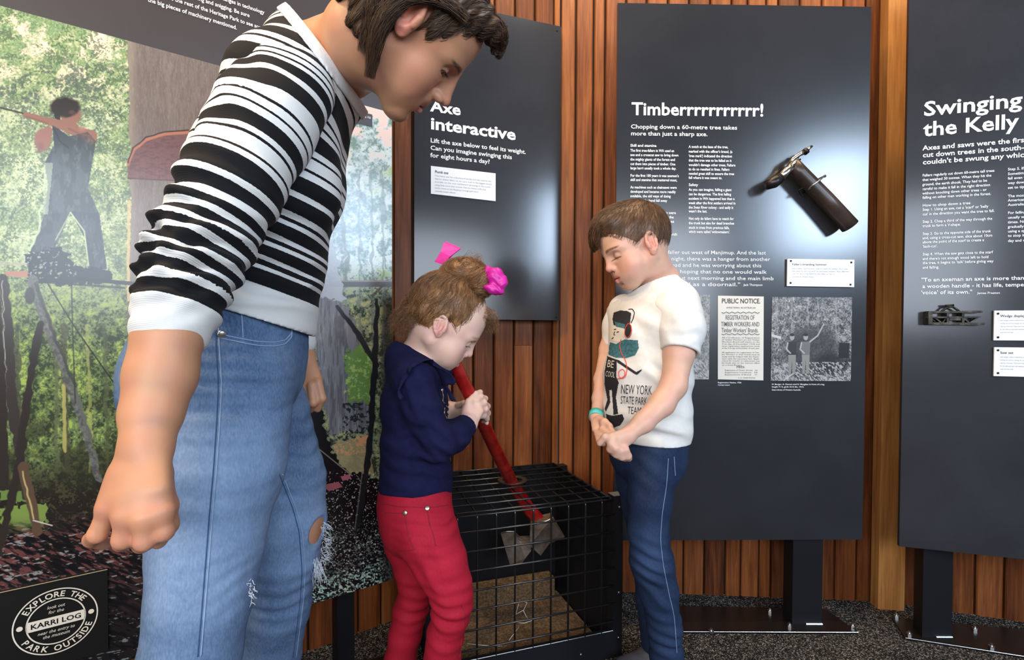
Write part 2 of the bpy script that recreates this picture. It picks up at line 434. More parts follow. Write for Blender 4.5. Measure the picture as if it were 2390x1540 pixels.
def ear_prims(side, s=1.0, tilt=12, up=0.0):
    cm = .01; pr = []; R = rotm('Y', -tilt)@rotm('Z', 18*side)
    o = np.array([-1.0, 7.25*side, -0.6+up])
    T = lambda p: (o+R @ (np.array(p, float)*s))*cm
    pr.append(ell(T((0.2, 0, 0)), (1.7*cm*s, .55*cm*s, 2.8*cm*s), R, 'u', .006))
    pr.append(ell(T((0.35, .55*side, .35)), (1.15*cm*s, .5*cm*s, 2.0*cm*s), R, 's', .004))
    pr.append(ell(T((0.6, .75*side, -.5)), (.8*cm*s, .8*cm*s, 1.0*cm*s), R, 's', .004))
    arc = []
    for i in range(11):
        a = math.radians(-55+i*29); arc.append((-1.0*0+1.55*math.cos(a+math.pi/2+.5)*1.0, .28*side, 2.45*math.sin(a+math.pi/2+.5)*1.0+.2))
    for a, b in zip(arc[:-1], arc[1:]): pr.append(seg(T(a), T(b), .36*cm*s, .36*cm*s, k=.003))
    pr.append(seg(T((-.3, .35*side, 1.2)), T((-.35, .35*side, -1.0)), .3*cm*s, .35*cm*s, k=.005))
    pr.append(ell(T((1.35, .15*side, -.55)), (.45*cm*s, .4*cm*s, .6*cm*s), None, 'u', .005))
    pr.append(ell(T((.35, .1*side, -2.5)), (.8*cm*s, .4*cm*s, .85*cm*s), None, 'u', .006))
    pr.append(ell(T((.75, .95*side, -.35)), (.38*cm*s, .9*cm*s, .5*cm*s), None, 's', .003))
    return pr
def eye_parts(body, M, s, parent, iris=(.06, .03, .015), open_=True, look=(0, 0)):
    for y in (-1, 1):
        R = M[:, :3]; t = M[:, 3]
        c = R @ (np.array([6.4, 3.15*y, 0.0])*.01*s)+t
        bmh = bmesh.new(); bmesh.ops.create_uvsphere(bmh, u_segments=24, v_segments=16, radius=.0118*s)
        me = bpy.data.meshes.new('eyeball'); bmh.to_mesh(me); bmh.free()
        me.polygons.foreach_set('use_smooth', np.ones(len(me.polygons), dtype=bool))
        V = np.zeros(len(me.vertices)*3); me.vertices.foreach_get('co', V); V = V.reshape(-1, 3)
        ca = (V @ unit((1, look[0], look[1])))/(.0122*s)
        cols = np.where((ca > .93)[:, None], np.array([.01, .01, .01]), np.where((ca > .62)[:, None], np.array(iris), np.array([.50, .42, .38])))
        paint(me, cols); me.materials.append(EYE_MAT)
        o = obj('eyeball', me, parent)
        Mw = Matrix.Identity(4)
        for i in range(3):
            for j in range(3): Mw[i][j] = R[i, j]
            Mw[i][3] = c[i]
        o.matrix_basis = o.matrix_basis @ Mw
def to_head(V, M, s): return ((V-M[:, 3]) @ M[:, :3])/s/.01     # world -> head space in cm
def gauss(h, c, r): return np.exp(-(((h-np.array(c))/np.array(r))**2).sum(1))
def face_color(V, M, s, base, blush, lip, brow, child=0, browz=2.0, side=(-1, 1), lid=(.55, .3, .24)):
    h = to_head(V, M, s); c = np.tile(np.array(base, float), (len(V), 1)); L = lambda a, b: a+(b-a)*child
    def mix(col, w): 
        nonlocal c
        w = np.clip(w, 0, 1)[:, None]; c = c*(1-w)+np.array(col)*w
    n1 = vnoise(V*260, 3); n2 = vnoise(V*60, 4)
    c *= (.95+.1*n2)[:, None]
    for y in (-1, 1):
        mix(blush, .5*gauss(h, (5.2, 4.0*y, -3.4), (3, 2.4, 2.4)))
        mix(blush, .65*gauss(h, (-1, 8.0*y, -.6), (2.6, 1.6, 3.4)))
    mix(blush, .45*gauss(h, (L(10.6, 9.4), 0, L(-3, -2.6)), (1.3, 1.5, 1.3)))
    mz = L(-6.3, -5.6); mx = L(8.45, 7.9)
    lw = 2.15-.25*np.abs(h[:, 1])
    inlip = sstep(1.15, .75, np.abs(h[:, 2]-mz+.05*np.abs(h[:, 1]))/np.clip(1.0-.38*np.abs(h[:, 1])**1.2/2.0, .15, 1))*sstep(2.3, 1.9, np.abs(h[:, 1]))*sstep(5.6, 6.4, h[:, 0])
    mix(lip, inlip*.85)
    mix((.12, .03, .025), .9*sstep(.22, .08, np.abs(h[:, 2]-mz+.02))*sstep(2.3, 1.9, np.abs(h[:, 1]))*sstep(5.8, 6.5, h[:, 0]))
    for y in (-1, 1):
        yy = h[:, 1]*y
        bz = browz+.22*np.sin(np.clip((yy-1.2)/3.6, 0, 1)*math.pi*.8)
        wdt = .38*(1-.45*np.clip((yy-2.0)/3.0, 0, 1))
        mix(brow, .9*sstep(wdt+.15, wdt-.1, np.abs(h[:, 2]-bz))*sstep(1.0, 1.5, yy)*sstep(5.8, 5.0, yy)*sstep(3.5, 4.5, h[:, 0])*(.75+.4*n1))
        onl = sstep(1.9, 1.4, np.abs(yy-3.05))*sstep(5.4, 6.2, h[:, 0])
        mix((.03, .012, .01), .9*onl*sstep(.2, .08, np.abs(h[:, 2]-(L(-.10, -.62)-.10*np.abs(yy-3.0)))))
        mix(lid, .45*gauss(h, (7.3, 3.1*y, .6), (1.6, 1.7, .8)))
    for y in (-1, 1):
        mix((.10, .03, .02), .8*gauss(h, (L(9.65, 8.55), .6*y, L(-4.1, -3.7)), (.6, .34, .4)))
        mix((.16, .05, .035), .6*gauss(h, (-.4, 7.9*y, -1.0), (.45, .5, .6)))
    return c
EYE_MAT = nmat('eye', (.8, .8, .8), .12); g = NT(EYE_MAT); a_ = g.n('ShaderNodeAttribute', attribute_name='Col'); g.link(a_, 'Base Color')
def skin_mat(name):
    m = nmat(name, (.8, .5, .4), .48, sss=.12, spec=.4); g = NT(m)
    a = g.n('ShaderNodeAttribute', attribute_name='Col'); tc = g.n('ShaderNodeTexCoord')
    nz = g.n('ShaderNodeTexNoise', {'Vector': (tc, 'Object'), 'Scale': 35.0, 'Detail': 5.0})
    mx = g.n('ShaderNodeMixRGB', {'Fac': .12, 'Color1': a, 'Color2': (nz, 'Color')}, blend_type='OVERLAY')
    g.link(mx, 'Base Color')
    n2 = g.n('ShaderNodeTexNoise', {'Vector': (tc, 'Object'), 'Scale': 900.0, 'Detail': 2.0}); g.bump(n2, .12, .0006)
    return m
SKIN = skin_mat('skin')
# ---------------------------------------------------------------- people
def pts(rows): return [P(*r[:3]) for r in rows]
def pr_px(rows):   # (px, py, Y, r in photo pixels at that distance, rv metres)
    return [(r[3]*r[2]/F_PX, r[4] if len(r) > 4 else r[3]*r[2]/F_PX) for r in rows]
def pchain(rows, v=(0, 1, 0), k=.02, inset=0.0):
    rs = [(a-inset, b-inset) for a, b in pr_px(rows)]
    return chain(pts(rows), rs, v, k)
def folds(fs, seed=0):
    def post(d, p):
        for c, a, lam, A, R in fs:
            q = p-c; e = np.exp(-(q*q).sum(1)/(R*R)); m = e > .03
            if not m.any(): continue
            pm = p[m]; ph = (q[m] @ unit(a))/lam*2*math.pi+3.0*vnoise(pm*22, seed)
            s = np.sin(ph); s = np.sign(s)*np.abs(s)**.8
            d[m] -= A*e[m]*s
        return d
    return post
def finger(j, r=.0085, tip=None, k=.003, kr=.006):
    """j: joints knuckle..tip; returns prims"""
    n = len(j)-1; pr = []
    for i in range(n): pr.append(seg(j[i], j[i+1], r*(1-.09*i), r*(1-.09*(i+1)), k=k if i else kr))
    return pr
def along(p, poly):          # arc length of the nearest point of a polyline
    poly = [np.array(q) for q in poly]; best = np.full(len(p), 1e9); s = np.zeros(len(p)); acc = 0
    for i, (a, b) in enumerate(zip(poly[:-1], poly[1:])):
        ba = b-a; L = np.linalg.norm(ba); t = (p-a) @ ba/(L*L)
        lo = -5 if i == 0 else 0; hi = 5 if i == len(poly)-2 else 1
        t = np.clip(t, lo, hi); e = np.linalg.norm(p-a-t[:, None]*ba, axis=1)
        m = e < best; best = np.where(m, e, best); s = np.where(m, acc+t*L, s); acc += L
    return s
def gen_image(name, arr):    # picture computed here, float array h x w x 3 (linear)
    h, wd = arr.shape[:2]; im = bpy.data.images.new(name, wd, h, float_buffer=True)
    im.colorspace_settings.name = 'Non-Color'
    b = np.ones((h, wd, 4), np.float32); b[..., :3] = arr; im.pixels.foreach_set(b.ravel()); im.update(); im.pack(); return im
def stripe_mat(name, pattern, length, black=(.006, .006, .007), white=(.66, .65, .62)):
    n = 2048; tot = sum(x for _, x in pattern); arr = np.zeros((4, n, 3), np.float32); x = 0
    for c, l in pattern:
        a, b = int(x/tot*n), int((x+l)/tot*n); arr[:, a:b] = white if c == 'W' else black; x += l
    im = gen_image(name, arr); m = nmat(name, rough=.85, spec=.2); g = NT(m)
    at = g.n('ShaderNodeAttribute', attribute_name='s'); dv = g.n('ShaderNodeMath', {0: (at, 'Fac'), 1: length}, operation='DIVIDE')
    tc = g.n('ShaderNodeTexCoord'); n1 = g.n('ShaderNodeTexNoise', {'Vector': (tc, 'Object'), 'Scale': 400.0})
    m1 = g.n('ShaderNodeMath', {0: (n1, 'Fac'), 1: .003}, operation='MULTIPLY'); m2 = g.n('ShaderNodeMath', {0: dv, 1: m1}, operation='ADD')
    cb = g.n('ShaderNodeCombineXYZ', {0: m2, 1: .5})
    tx = g.n('ShaderNodeTexImage', {'Vector': cb}, image=im, extension='EXTEND', interpolation='Closest'); g.link(tx, 'Base Color')
    sc = g.n('ShaderNodeMath', {0: (at, 'Fac'), 1: 3600.0}, operation='MULTIPLY'); sn = g.n('ShaderNodeMath', {0: sc}, operation='SINE')
    ad = g.n('ShaderNodeMath', {0: sn, 1: n1}, operation='ADD'); g.bump(ad, .18, .0005)
    b = g.b; b.inputs['Sheen Weight'].default_value = .02
    return m
def denim(name, dark, light, wscale=1.0):
    m = nmat(name, light, .75, spec=.25); g = NT(m); tc = g.n('ShaderNodeTexCoord')
    at = g.n('ShaderNodeAttribute', attribute_name='wear')
    mp = g.n('ShaderNodeMapping', {'Vector': (tc, 'Object'), 'Scale': (1, 1, .35)})
    n1 = g.n('ShaderNodeTexNoise', {'Vector': mp, 'Scale': 420.0, 'Detail': 3.0}); n2 = g.n('ShaderNodeTexNoise', {'Vector': (tc, 'Object'), 'Scale': 14.0, 'Detail': 6.0})
    a = g.n('ShaderNodeMath', {0: n1, 1: .45}, operation='MULTIPLY'); b = g.n('ShaderNodeMath', {0: n2, 1: .55}, operation='MULTIPLY')
    c = g.n('ShaderNodeMath', {0: a, 1: b}, operation='ADD'); d = g.n('ShaderNodeMath', {0: c, 1: (at, 'Fac')}, operation='ADD')
    e = g.n('ShaderNodeMath', {0: d, 1: .25}, operation='SUBTRACT')
    r = g.ramp(e, [(.05, dark), (.75, light)]); g.link(r, 'Base Color')
    wv = g.n('ShaderNodeTexWave', {'Vector': (tc, 'Object'), 'Scale': 520.0, 'Distortion': 2.0}, bands_direction='DIAGONAL')
    ad = g.n('ShaderNodeMath', {0: (wv, 'Fac'), 1: n1}, operation='ADD'); g.bump(ad, .3, .0006); return m
def seam(body, path, r, name, mat, parent, n=60, off=.0004, y0=.3):
    px = np.interp(np.linspace(0, 1, n), np.linspace(0, 1, len(path)), [q[0] for q in path])
    py = np.interp(np.linspace(0, 1, n), np.linspace(0, 1, len(path)), [q[1] for q in path])
    k = np.ones(5)/5; pxs = np.convolve(np.pad(px, 2, 'edge'), k, 'valid'); pys = np.convolve(np.pad(py, 2, 'edge'), k, 'valid')
    p, hit, nn = body.trace(pxs, pys, y0=y0, off=off); mb = MB()
    p = p[hit]
    if len(p) > 2: return mb.tube(p, r, 6).build(name, mat, parent, True)
def stitches(body, path, name, mat, parent, step=.004, L=.0022, r=.0004, shift=0):
    px = np.interp(np.linspace(0, 1, 400), np.linspace(0, 1, len(path)), [q[0]+shift for q in path])
    py = np.interp(np.linspace(0, 1, 400), np.linspace(0, 1, len(path)), [q[1] for q in path])
    p, hit, nn = body.trace(px, py, off=.0008); p = p[hit]; mb = MB()
    s = np.concatenate([[0], np.cumsum(np.linalg.norm(np.diff(p, axis=0), axis=1))])
    for a in np.arange(0, s[-1]-L, step):
        q = [np.array([np.interp(a+t, s, p[:, i]) for i in range(3)]) for t in (0, L)]
        mb.tube(q, r, 4)
    if mb.V:
        o = mb.build(name, mat, parent); o['kind'] = 'stuff'; return o
def hair_mat(name, c1, c2, c3):
    m = nmat(name, c1, .42, spec=.5); g = NT(m); at = g.n('ShaderNodeAttribute', attribute_name='tone')
    tc = g.n('ShaderNodeTexCoord'); n1 = g.n('ShaderNodeTexNoise', {'Vector': (tc, 'Object'), 'Scale': 70.0, 'Detail': 4.0})
    a = g.n('ShaderNodeMath', {0: (at, 'Fac'), 1: n1}, operation='ADD'); b = g.n('ShaderNodeMath', {0: a, 1: .5}, operation='MULTIPLY')
    r = g.ramp(b, [(.25, c1), (.5, c2), (.75, c3)]); g.link(r, 'Base Color'); return m
def strand_mesh(name, paths, r, mat, parent, seed=0, taper=True):
    """paths: array (n, m, 3)"""
    n, m = paths.shape[:2]; rs = np.random.RandomState(seed)
    T = np.gradient(paths, axis=1); T /= (np.linalg.norm(T, axis=2)[..., None]+1e-9)
    A = rs.randn(n, 1, 3); U = A-T*(A*T).sum(2)[..., None]; U /= (np.linalg.norm(U, axis=2)[..., None]+1e-9); W = np.cross(T, U)
    rad = r*(rs.uniform(.7, 1.3, (n, 1)))*(np.linspace(1, .25, m)[None, :] if taper else 1)
    V = []
    for k in range(3):
        a = 2*math.pi*k/3; V.append(paths+rad[..., None]*(U*math.cos(a)+W*math.sin(a)))
    V = np.stack(V, 2).reshape(-1, 3)
    i = np.arange(n)[:, None, None]; j = np.arange(m-1)[None, :, None]; k = np.arange(3)[None, None, :]
    b = (i*m+j)*3; k2 = (k+1) % 3
    Fq = np.stack(np.broadcast_arrays(b+k, b+k2, b+3+k2, b+3+k), -1).reshape(-1, 4)
    me = np_mesh(name, V, Fq, mat, True); tone = np.repeat(rs.rand(n), m*3)
    if len(me.vertices) == len(V): fattr(me, tone, 'tone')
    o = obj(name, me, parent); o['kind'] = 'stuff'; return o
def lock(guide, rad, n, seed, curl=0.0, m=14, wob=.0015):
    """strands following a guide polyline; rad = radius at each guide point"""
    rs = np.random.RandomState(seed); g = np.array(guide, float); t = np.linspace(0, 1, m); tg = np.linspace(0, 1, len(g))
    c = np.stack([np.interp(t, tg, g[:, i]) for i in range(3)], 1)
    for _ in range(2): c[1:-1] = (c[:-2]+2*c[1:-1]+c[2:])/4
    rr = np.interp(t, tg, rad); T = np.gradient(c, axis=0); T /= np.linalg.norm(T, axis=1)[:, None]+1e-9
    U = np.cross(T, [0.3, .5, .8]); U /= np.linalg.norm(U, axis=1)[:, None]+1e-9; W = np.cross(T, U)
    a = rs.uniform(0, 2*math.pi, (n, 1)); q = np.sqrt(rs.uniform(.1, 1, (n, 1))); ph = rs.uniform(0, 6.3, (n, 1)); f = rs.uniform(1, 3, (n, 1))
    aa = a+.5*np.sin(t[None]*f*3+ph)
    off = (U[None]*np.cos(aa)[..., None]+W[None]*np.sin(aa)[..., None])*(q*rr[None])[..., None]
    out = c[None]+off+curl*np.stack([np.sin(t*22*f+ph), np.cos(t*19*f+ph), np.sin(t*17*f+2*ph)], -1)*t[None, :, None]
    return out
def flow_strands(body, roots, dirf, n_step, step, lift, jitter, seed):
    rs = np.random.RandomState(seed); p = roots.copy(); out = [p.copy()]; jt = rs.randn(*p.shape)*jitter
    for i in range(n_step):
        d = dirf(p)+jt; nn = body.nrm(p); d = d-nn*(d*nn).sum(1)[:, None]; d /= np.linalg.norm(d, axis=1)[:, None]+1e-9
        p = p+d*step; p = body.snap(p, 0.0, 2); out.append(p+body.nrm(p)*(lift*(i+1)/n_step)*rs.uniform(.2, 1.2, (len(p), 1)))
    return np.stack(out, 1)
def samp(V, Fq, n, mask, seed):
    rs = np.random.RandomState(seed); c = V[Fq].mean(1); ok = np.where(mask(c))[0]; return c[rs.choice(ok, n, replace=len(ok) < n)]
BLACKP = nmat('black_print', (.012, .012, .016), .8)
def shoe(prims_at, d, s=1.0):
    d = unit(d); a = np.array(prims_at)
    side = np.cross([0, 0, 1], d)
    return [seg(a+np.array([0, 0, .035*s])-d*.03*s, a+np.array([0, 0, .030*s])+d*.13*s, (.038*s, .036*s), (.036*s, .024*s), v=(0, 0, 1), k=.01),
            seg(a+np.array([0, 0, .075*s])-d*.01*s, a+np.array([0, 0, .04*s])+d*.02*s, .042*s, .036*s, k=.02)]

def refine(V, Fq, B, mask):
    """split the quads where mask() holds and pull the new points onto the surface"""
    bm = bmesh.new(); vs = [bm.verts.new(v) for v in V]
    for f in Fq.tolist():
        try: bm.faces.new([vs[i] for i in f])
        except ValueError: pass
    bm.edges.ensure_lookup_table()
    mid = np.array([((e.verts[0].co+e.verts[1].co)/2)[:] for e in bm.edges]); mk = mask(mid)
    bmesh.ops.subdivide_edges(bm, edges=[e for e, k in zip(bm.edges, mk) if k], cuts=1, use_grid_fill=True)
    V2 = np.array([v.co[:] for v in bm.verts]); m = mask(V2); m[:len(V)] = False
    for c, r in mask.cs:
        k = m & (((V2-c)**2).sum(1) < (r*1.1)**2); m[k] = False
        if k.any(): V2[k] = B.sub(c-r*1.1, c+r*1.1).snap(V2[k], 0, 1)
    for v, c in zip(bm.verts, V2): v.co = c
    return bm, V2
def skin_obj(B, vox, mask, root, scol, hi=None, lo=None):
    V, Fq = B.mesh(vox, lo=lo, hi=hi, smooth=0)
    bm, V2 = refine(V, Fq, B, mask)
    bmesh.ops.triangulate(bm, faces=[f for f in bm.faces if len(f.verts) > 4])
    for f in bm.faces: f.smooth = True
    me = bpy.data.meshes.new('body'); bm.to_mesh(me); bm.free(); me.materials.append(SKIN)
    Vn = np.zeros(len(me.vertices)*3); me.vertices.foreach_get('co', Vn); paint(me, scol(Vn.reshape(-1, 3)))
    return obj('body', me, root)
def near(cs):
    def f(p):
        m = np.zeros(len(p), bool)
        for c, r in cs: m |= ((p-c)**2).sum(1) < r*r
        return m
    f.cs = cs
    return f
def woman():
    root = empty('person', (P(520, 900, .78)[0], .78, 0))
    tag(root, 'woman in black and white striped sweater and ripped blue jeans leaning forward', 'person')
    s = .98
    M = np.array([[0.6108, -0.2159, 0.7618, -0.148], [0.5576, 0.8004, -0.2202, 0.6992], [-0.5622, 0.5592, 0.6092, 1.3663]])
    nose_ = M[:, :3] @ np.array([.10, 0, -.03])+M[:, 3]; M[:, :3] = M[:, :3] @ rotm('Z', -7); M[:, 3] = nose_-M[:, :3] @ np.array([.10, 0, -.03])
    # ---- shared chains
    spine = [(545, 860, .76, 160, .150), (565, 740, .77, 150, .130), (592, 600, .78, 148, .130), (632, 420, .785, 138, .140), (690, 262, .79, 100, .145), (755, 160, .79, 78, .085)]
    sleeve = [(668, 205, .69, 108, .062), (612, 300, .65, 104, .060), (545, 430, .61, 98, .056), (482, 560, .585, 90, .050), (446, 640, .57, 76, .043), (416, 720, .55, 70, .038), (389, 812, .535, 70, .036)]
    nleg = [(515, 900, .71, 152, .085), (505, 1000, .70, 150, .085), (500, 1100, .685, 142, .085), (487, 1270, .665, 108, .07), (470, 1400, .65, 97, .062), (445, 1540, .64, 96, .058), (425, 1900, .66, 88, .052), (410, 2150, .70, 70, .05)]
    fleg = [(565, 900, .86, 125, .09), (612, 961, .88, 97, .09), (655, 1126, .89, 96, .085), (662, 1220, .885, 92, .075), (660, 1300, .88, 78, .065), (650, 1420, .89, 68, .058), (630, 1540, .91, 66, .055), (600, 1700, .95, 55, .05), (585, 1780, .97, 50, .05)]
    fore = [(392, 790, .535, 76, .034), (376, 880, .525, 70, .031), (355, 965, .51, 59, .026), (342, 1045, .495, 50, .021)]
    ffore = [(650, 640, .97, 45), (690, 780, .96, 33), (706, 832, .955, 25)]
    body = xf(head_prims(0)+ear_prims(1, 1.08, 12, 2.1)+ear_prims(-1, 1.08, 12, 2.1), M, s)
    hp = lambda q: M[:, :3] @ (np.array(q)*.01*s)+M[:, 3]
    body += chain([P(745, 150, .80), P(800, 135, .775), hp((-3.0, 0, -6)), hp((-2.2, 0, -1))], [.062, .054, .054, .052], k=.03)
    body += pchain(spine, inset=.018)+pchain(nleg, inset=.010)+pchain(fleg, inset=.007)
    body += pchain(sleeve, inset=.014)+pchain(fore, v=(.3, 1, 0), k=.015)+pchain([(735, 260, .92, 60, .05), (690, 450, .97, 60, .05), (650, 640, .97, 45, .04)], inset=.01)+pchain(ffore)
    # near hand, loosely closed, back of the hand towards the camera
    W = P(341, 1045, .495)
    k4 = [P(374, 1196, .470), P(337, 1208, .462), P(296, 1203, .463), P(256, 1184, .470)]
    body += [seg(W, P(322, 1150, .475), (.026, .020), (.034, .016), v=(.15, 1, 0), k=.012)]
    body += [seg(P(345, 1120, .485), k4[0], (.018, .015), (.014, .012), k=.012), seg(P(330, 1120, .482), k4[1], .015, .012, k=.012),
             seg(P(312, 1120, .482), k4[2], .015, .012, k=.012), seg(P(295, 1110, .485), k4[3], .015, .0115, k=.012)]
    tips = [[(382, 1240, .470), (370, 1248, .500), (362, 1225, .512)], [(338, 1262, .462), (331, 1270, .492), (330, 1250, .505)],
            [(288, 1258, .463), (286, 1266, .492), (292, 1245, .505)], [(228, 1246, .468), (215, 1258, .488), (245, 1268, .505)]]
    for kk, tp in zip(k4, tips): body += finger([kk]+[P(*q) for q in tp], .0102 if kk is not k4[3] else .0092, k=.003, kr=.005)
    body += finger([P(372, 1110, .50), P(388, 1180, .51), P(392, 1225, .515), P(370, 1262, .52)], .0115, k=.006, kr=.014)
    # far hand
    fw = P(706, 832, .955)
    body += [seg(fw, P(722, 895, .94), (.022, .018), (.027, .016), k=.012)]
    for j in ([(742, 893, .93), (751, 930, .93), (741, 954, .94)], [(727, 900, .925), (731, 940, .92), (724, 956, .94)], [(712, 900, .93), (714, 936, .925), (707, 950, .945)], [(700, 893, .94), (702, 920, .94), (698, 936, .955)]):
        body += finger([P(*q) for q in j], .0088, k=.003)
    body += finger([P(712, 858, .95), P(690, 885, .95), P(694, 915, .955)], .0092, k=.006)
    feet = [P(410, 2150, .70), P(585, 1780, .97)]
    B = Body(body)
    skinbase = (.46, .225, .125)
    def scol(V):
        c = face_color(V, M, s, skinbase, (.62, .20, .15), (.50, .15, .13), (.07, .035, .02), 0, browz=1.65)
        n = vnoise(V*30, 9)[:, None]; kn = sum(np.exp(-((V-q)**2).sum(1)/.012**2) for q in k4+[P(*t[0]) for t in tips]+[P(*t[1]) for t in tips])
        kn = np.clip(kn, 0, 1)[:, None]*.45
        return (c*(.94+.12*n))*(1-kn)+np.array((.62, .20, .13))*kn
    # eyes: open a slit in the lid domes
    slit = []
    for y in (-1, 1):
        slit.append(seg(hp((7.95, 2.0*y, -.38)), hp((7.2, 4.5*y, -.40)), .0046, .0036, op='s', k=.0008))
    B.prims += slit
    skin_obj(B, .0027, near([(M[:, 3]+M[:, 0]*.03-M[:, 2]*.01, .125), (P(320, 1170, .48), .09), (P(725, 905, .94), .07)]), root, scol)
    eye_parts(B, M, s, root, iris=(.05, .025, .015), look=(.1, -.45))
    # ---- sweater
    hem = [P(500, 640, .66), P(745, 745, .86)]
    spL = pts(spine)
    cutn = unit(np.cross(P(728, 784, .80)-P(508, 716, .62), P(728, 784, .80)-P(640, 762, .97)))
    if cutn[2] < 0: cutn = -cutn
    cutp = P(728, 784, .80)
    colc = hp((-4, 0, -9)); cd = unit(P(860, 110, .735)-P(735, 140, .79))
    cc = (P(690, 47, .80)+P(831, 228, .80))/2; 
    cn = unit(np.cross(P(690, 47, .80)-P(831, 228, .80), ray(775, 150)+np.array([-.10, 0, .06]))); cn = cn if cn[0] > 0 else -cn
    fl = folds([(P(640, 590, .66), (.2, 0, 1), .035, .0045, .11), (P(740, 600, .72), (.1, 0, 1), .045, .004, .08), (P(600, 520, .66), (.5, 0, 1), .05, .003, .08)], 5)
    def post_t(d, p):
        d = fl(d, p); v = (p-cutp) @ cutn
        inner = np.maximum(d+.009, v-.015); d = np.maximum(np.maximum(d, -v), -inner)
        e2 = (p-cc) @ cn; inner = np.maximum(d+.009, -e2-.012); d = np.maximum(np.maximum(d, e2), -inner)
        return d
    neckcut = [seg(P(760, 145, .80)-cd*.02, P(880, 105, .73), (.073, .068), (.07, .068))]
    inn = [seg(cutp*0+P(530, 760, .77), P(560, 700, .77), (.112, .126), (.112, .126), k=.001)]
    tor = pchain(spine)+[seg(P(735, 165, .80), P(800, 120, .80), (.088, .082), (.080, .076), k=.03),
          seg(P(655, 350, .75), P(688, 445, .74), (.075, .07), (.066, .06), k=.05), seg(P(670, 350, .86), P(700, 445, .86), (.075, .07), (.066, .06), k=.05),
          seg(P(755, 140, .79), P(680, 190, .70), .062, .060, k=.05), seg(P(765, 160, .80), P(745, 240, .92), .055, .055, k=.05)]
    for q in neckcut: q.op = 's'; q.k = .004
    TB = Body(tor, post_t)
    ax = [P(560, 745, .77), P(640, 400, .785), P(760, 120, .79)]
    Lt = sum(np.linalg.norm(b-a) for a, b in zip(ax[:-1], ax[1:]))
    def s_t(V):
        a = unit(ax[2]-ax[0]); v = (V-cutp) @ cutn; u = (V-cutp) @ unit(cutn*.55+a*.45)
        return np.where(v < .15, v*(1-v/.15)+u*(v/.15), u)
    patT = [('W', 50), ('K', 22), ('W', 6), ('K', 8), ('W', 6), ('K', 16), ('W', 7), ('K', 6), ('W', 7), ('K', 18), ('W', 7), ('K', 5), ('W', 8), ('K', 20), ('W', 8), ('K', 22), ('W', 11), ('K', 4), ('W', 17), ('K', 4), ('W', 10), ('K', 25), ('W', 9), ('K', 4), ('W', 9), ('K', 4), ('W', 12), ('K', 28), ('W', 12), ('K', 4), ('W', 9), ('K', 20), ('W', 10), ('K', 24), ('W', 9), ('K', 5), ('W', 8), ('K', 5), ('W', 10), ('K', 18), ('W', 9), ('K', 18), ('W', 9), ('K', 24)]
    KN1 = stripe_mat('striped_knit_body', patT, sum(l for _, l in patT)/1000)
    body_obj('sweater', TB, .0032, KN1, root, 1, attrs={'s': s_t})
    slp = pts(sleeve)
    fs = folds([(P(420, 520, .56), unit(slp[4]-slp[2]), .032, .0048, .10), (P(390, 620, .55), unit(slp[5]-slp[3])+np.array([.25, 0, 0]), .026, .0050, .075), (P(360, 560, .55), (.5, .2, .9), .020, .0035, .06), (P(450, 610, .54), (-.5, 0, .8), .022, .003, .06), (P(560, 600, .56), (-.2, 0, 1), .028, .004, .05), (P(560, 230, .62), (.8, 0, .5), .06, .003, .08)], 2)
    cn2 = unit(P(388, 812, .535)-P(402, 720, .55)); cp2 = P(388, 806, .535)
    top = P(640, 130, .70)
    def post_s(d, p):
        d = fs(d, p); v = (p-cp2) @ cn2
        inner = np.maximum(d+.009, -v-.012)
        return np.maximum(np.maximum(d, v), -inner)
    SB = Body(chain(pts(sleeve), pr_px(sleeve), (0, 1, 0), .03), post_s)
    slx = [P(665, 125, .70), P(612, 300, .65), P(545, 430, .61), P(482, 560, .585), P(430, 670, .562), P(390, 806, .535)]
    Ls = sum(np.linalg.norm(b-a) for a, b in zip(slx[:-1], slx[1:]))
    patS = [('W', 4), ('K', 14), ('W', 6), ('K', 17), ('W', 9), ('K', 3), ('W', 7), ('K', 3), ('W', 6), ('K', 16), ('W', 10), ('K', 27), ('W', 18), ('K', 4), ('W', 11), ('K', 3), ('W', 10), ('K', 18), ('W', 8), ('K', 4), ('W', 20), ('K', 4), ('W', 9), ('K', 18), ('W', 7), ('K', 15), ('W', 10), ('K', 9), ('W', 7), ('K', 10), ('W', 8), ('K', 10), ('W', 6), ('K', 14), ('W', 6), ('K', 7), ('W', 6), ('K', 17), ('W', 10), ('K', 19), ('W', 41)]
    KN2 = stripe_mat('striped_knit_sleeve', patS, Ls)
    def s_s(V):
        base = along(V, slx); return base
    body_obj('sleeve', SB, .0030, KN2, root, 1, attrs={'s': s_s})
    # far cuff just seen below the hem
    fc = Body(pchain([(640, 560, .97, 60, .05), (660, 640, .97, 52, .045), (702, 800, .957, 34, .03)]))
    body_obj('sleeve', fc, .006, KN1, root, 1, attrs={'s': lambda V: (V[:, 2]-P(702, 800, .957)[2])*0+.02})
    WH = noise_mat('white_knit', [srgb(214, 212, 208), srgb(232, 231, 228)], 300, .9, bump=.4)
    CB = Body(tor, lambda d, p: np.maximum(np.maximum(fl(d, p)-.0035, (p-cc) @ cn-.003), np.maximum(-((p-cc) @ cn)-.014, -np.maximum(d+.006, -((p-cc) @ cn)-.006))))
    body_obj('collar', CB, .003, WH, root, 1)
    # ---- jeans
    DN = denim('light_denim', srgb(50, 76, 112), srgb(138, 162, 192))
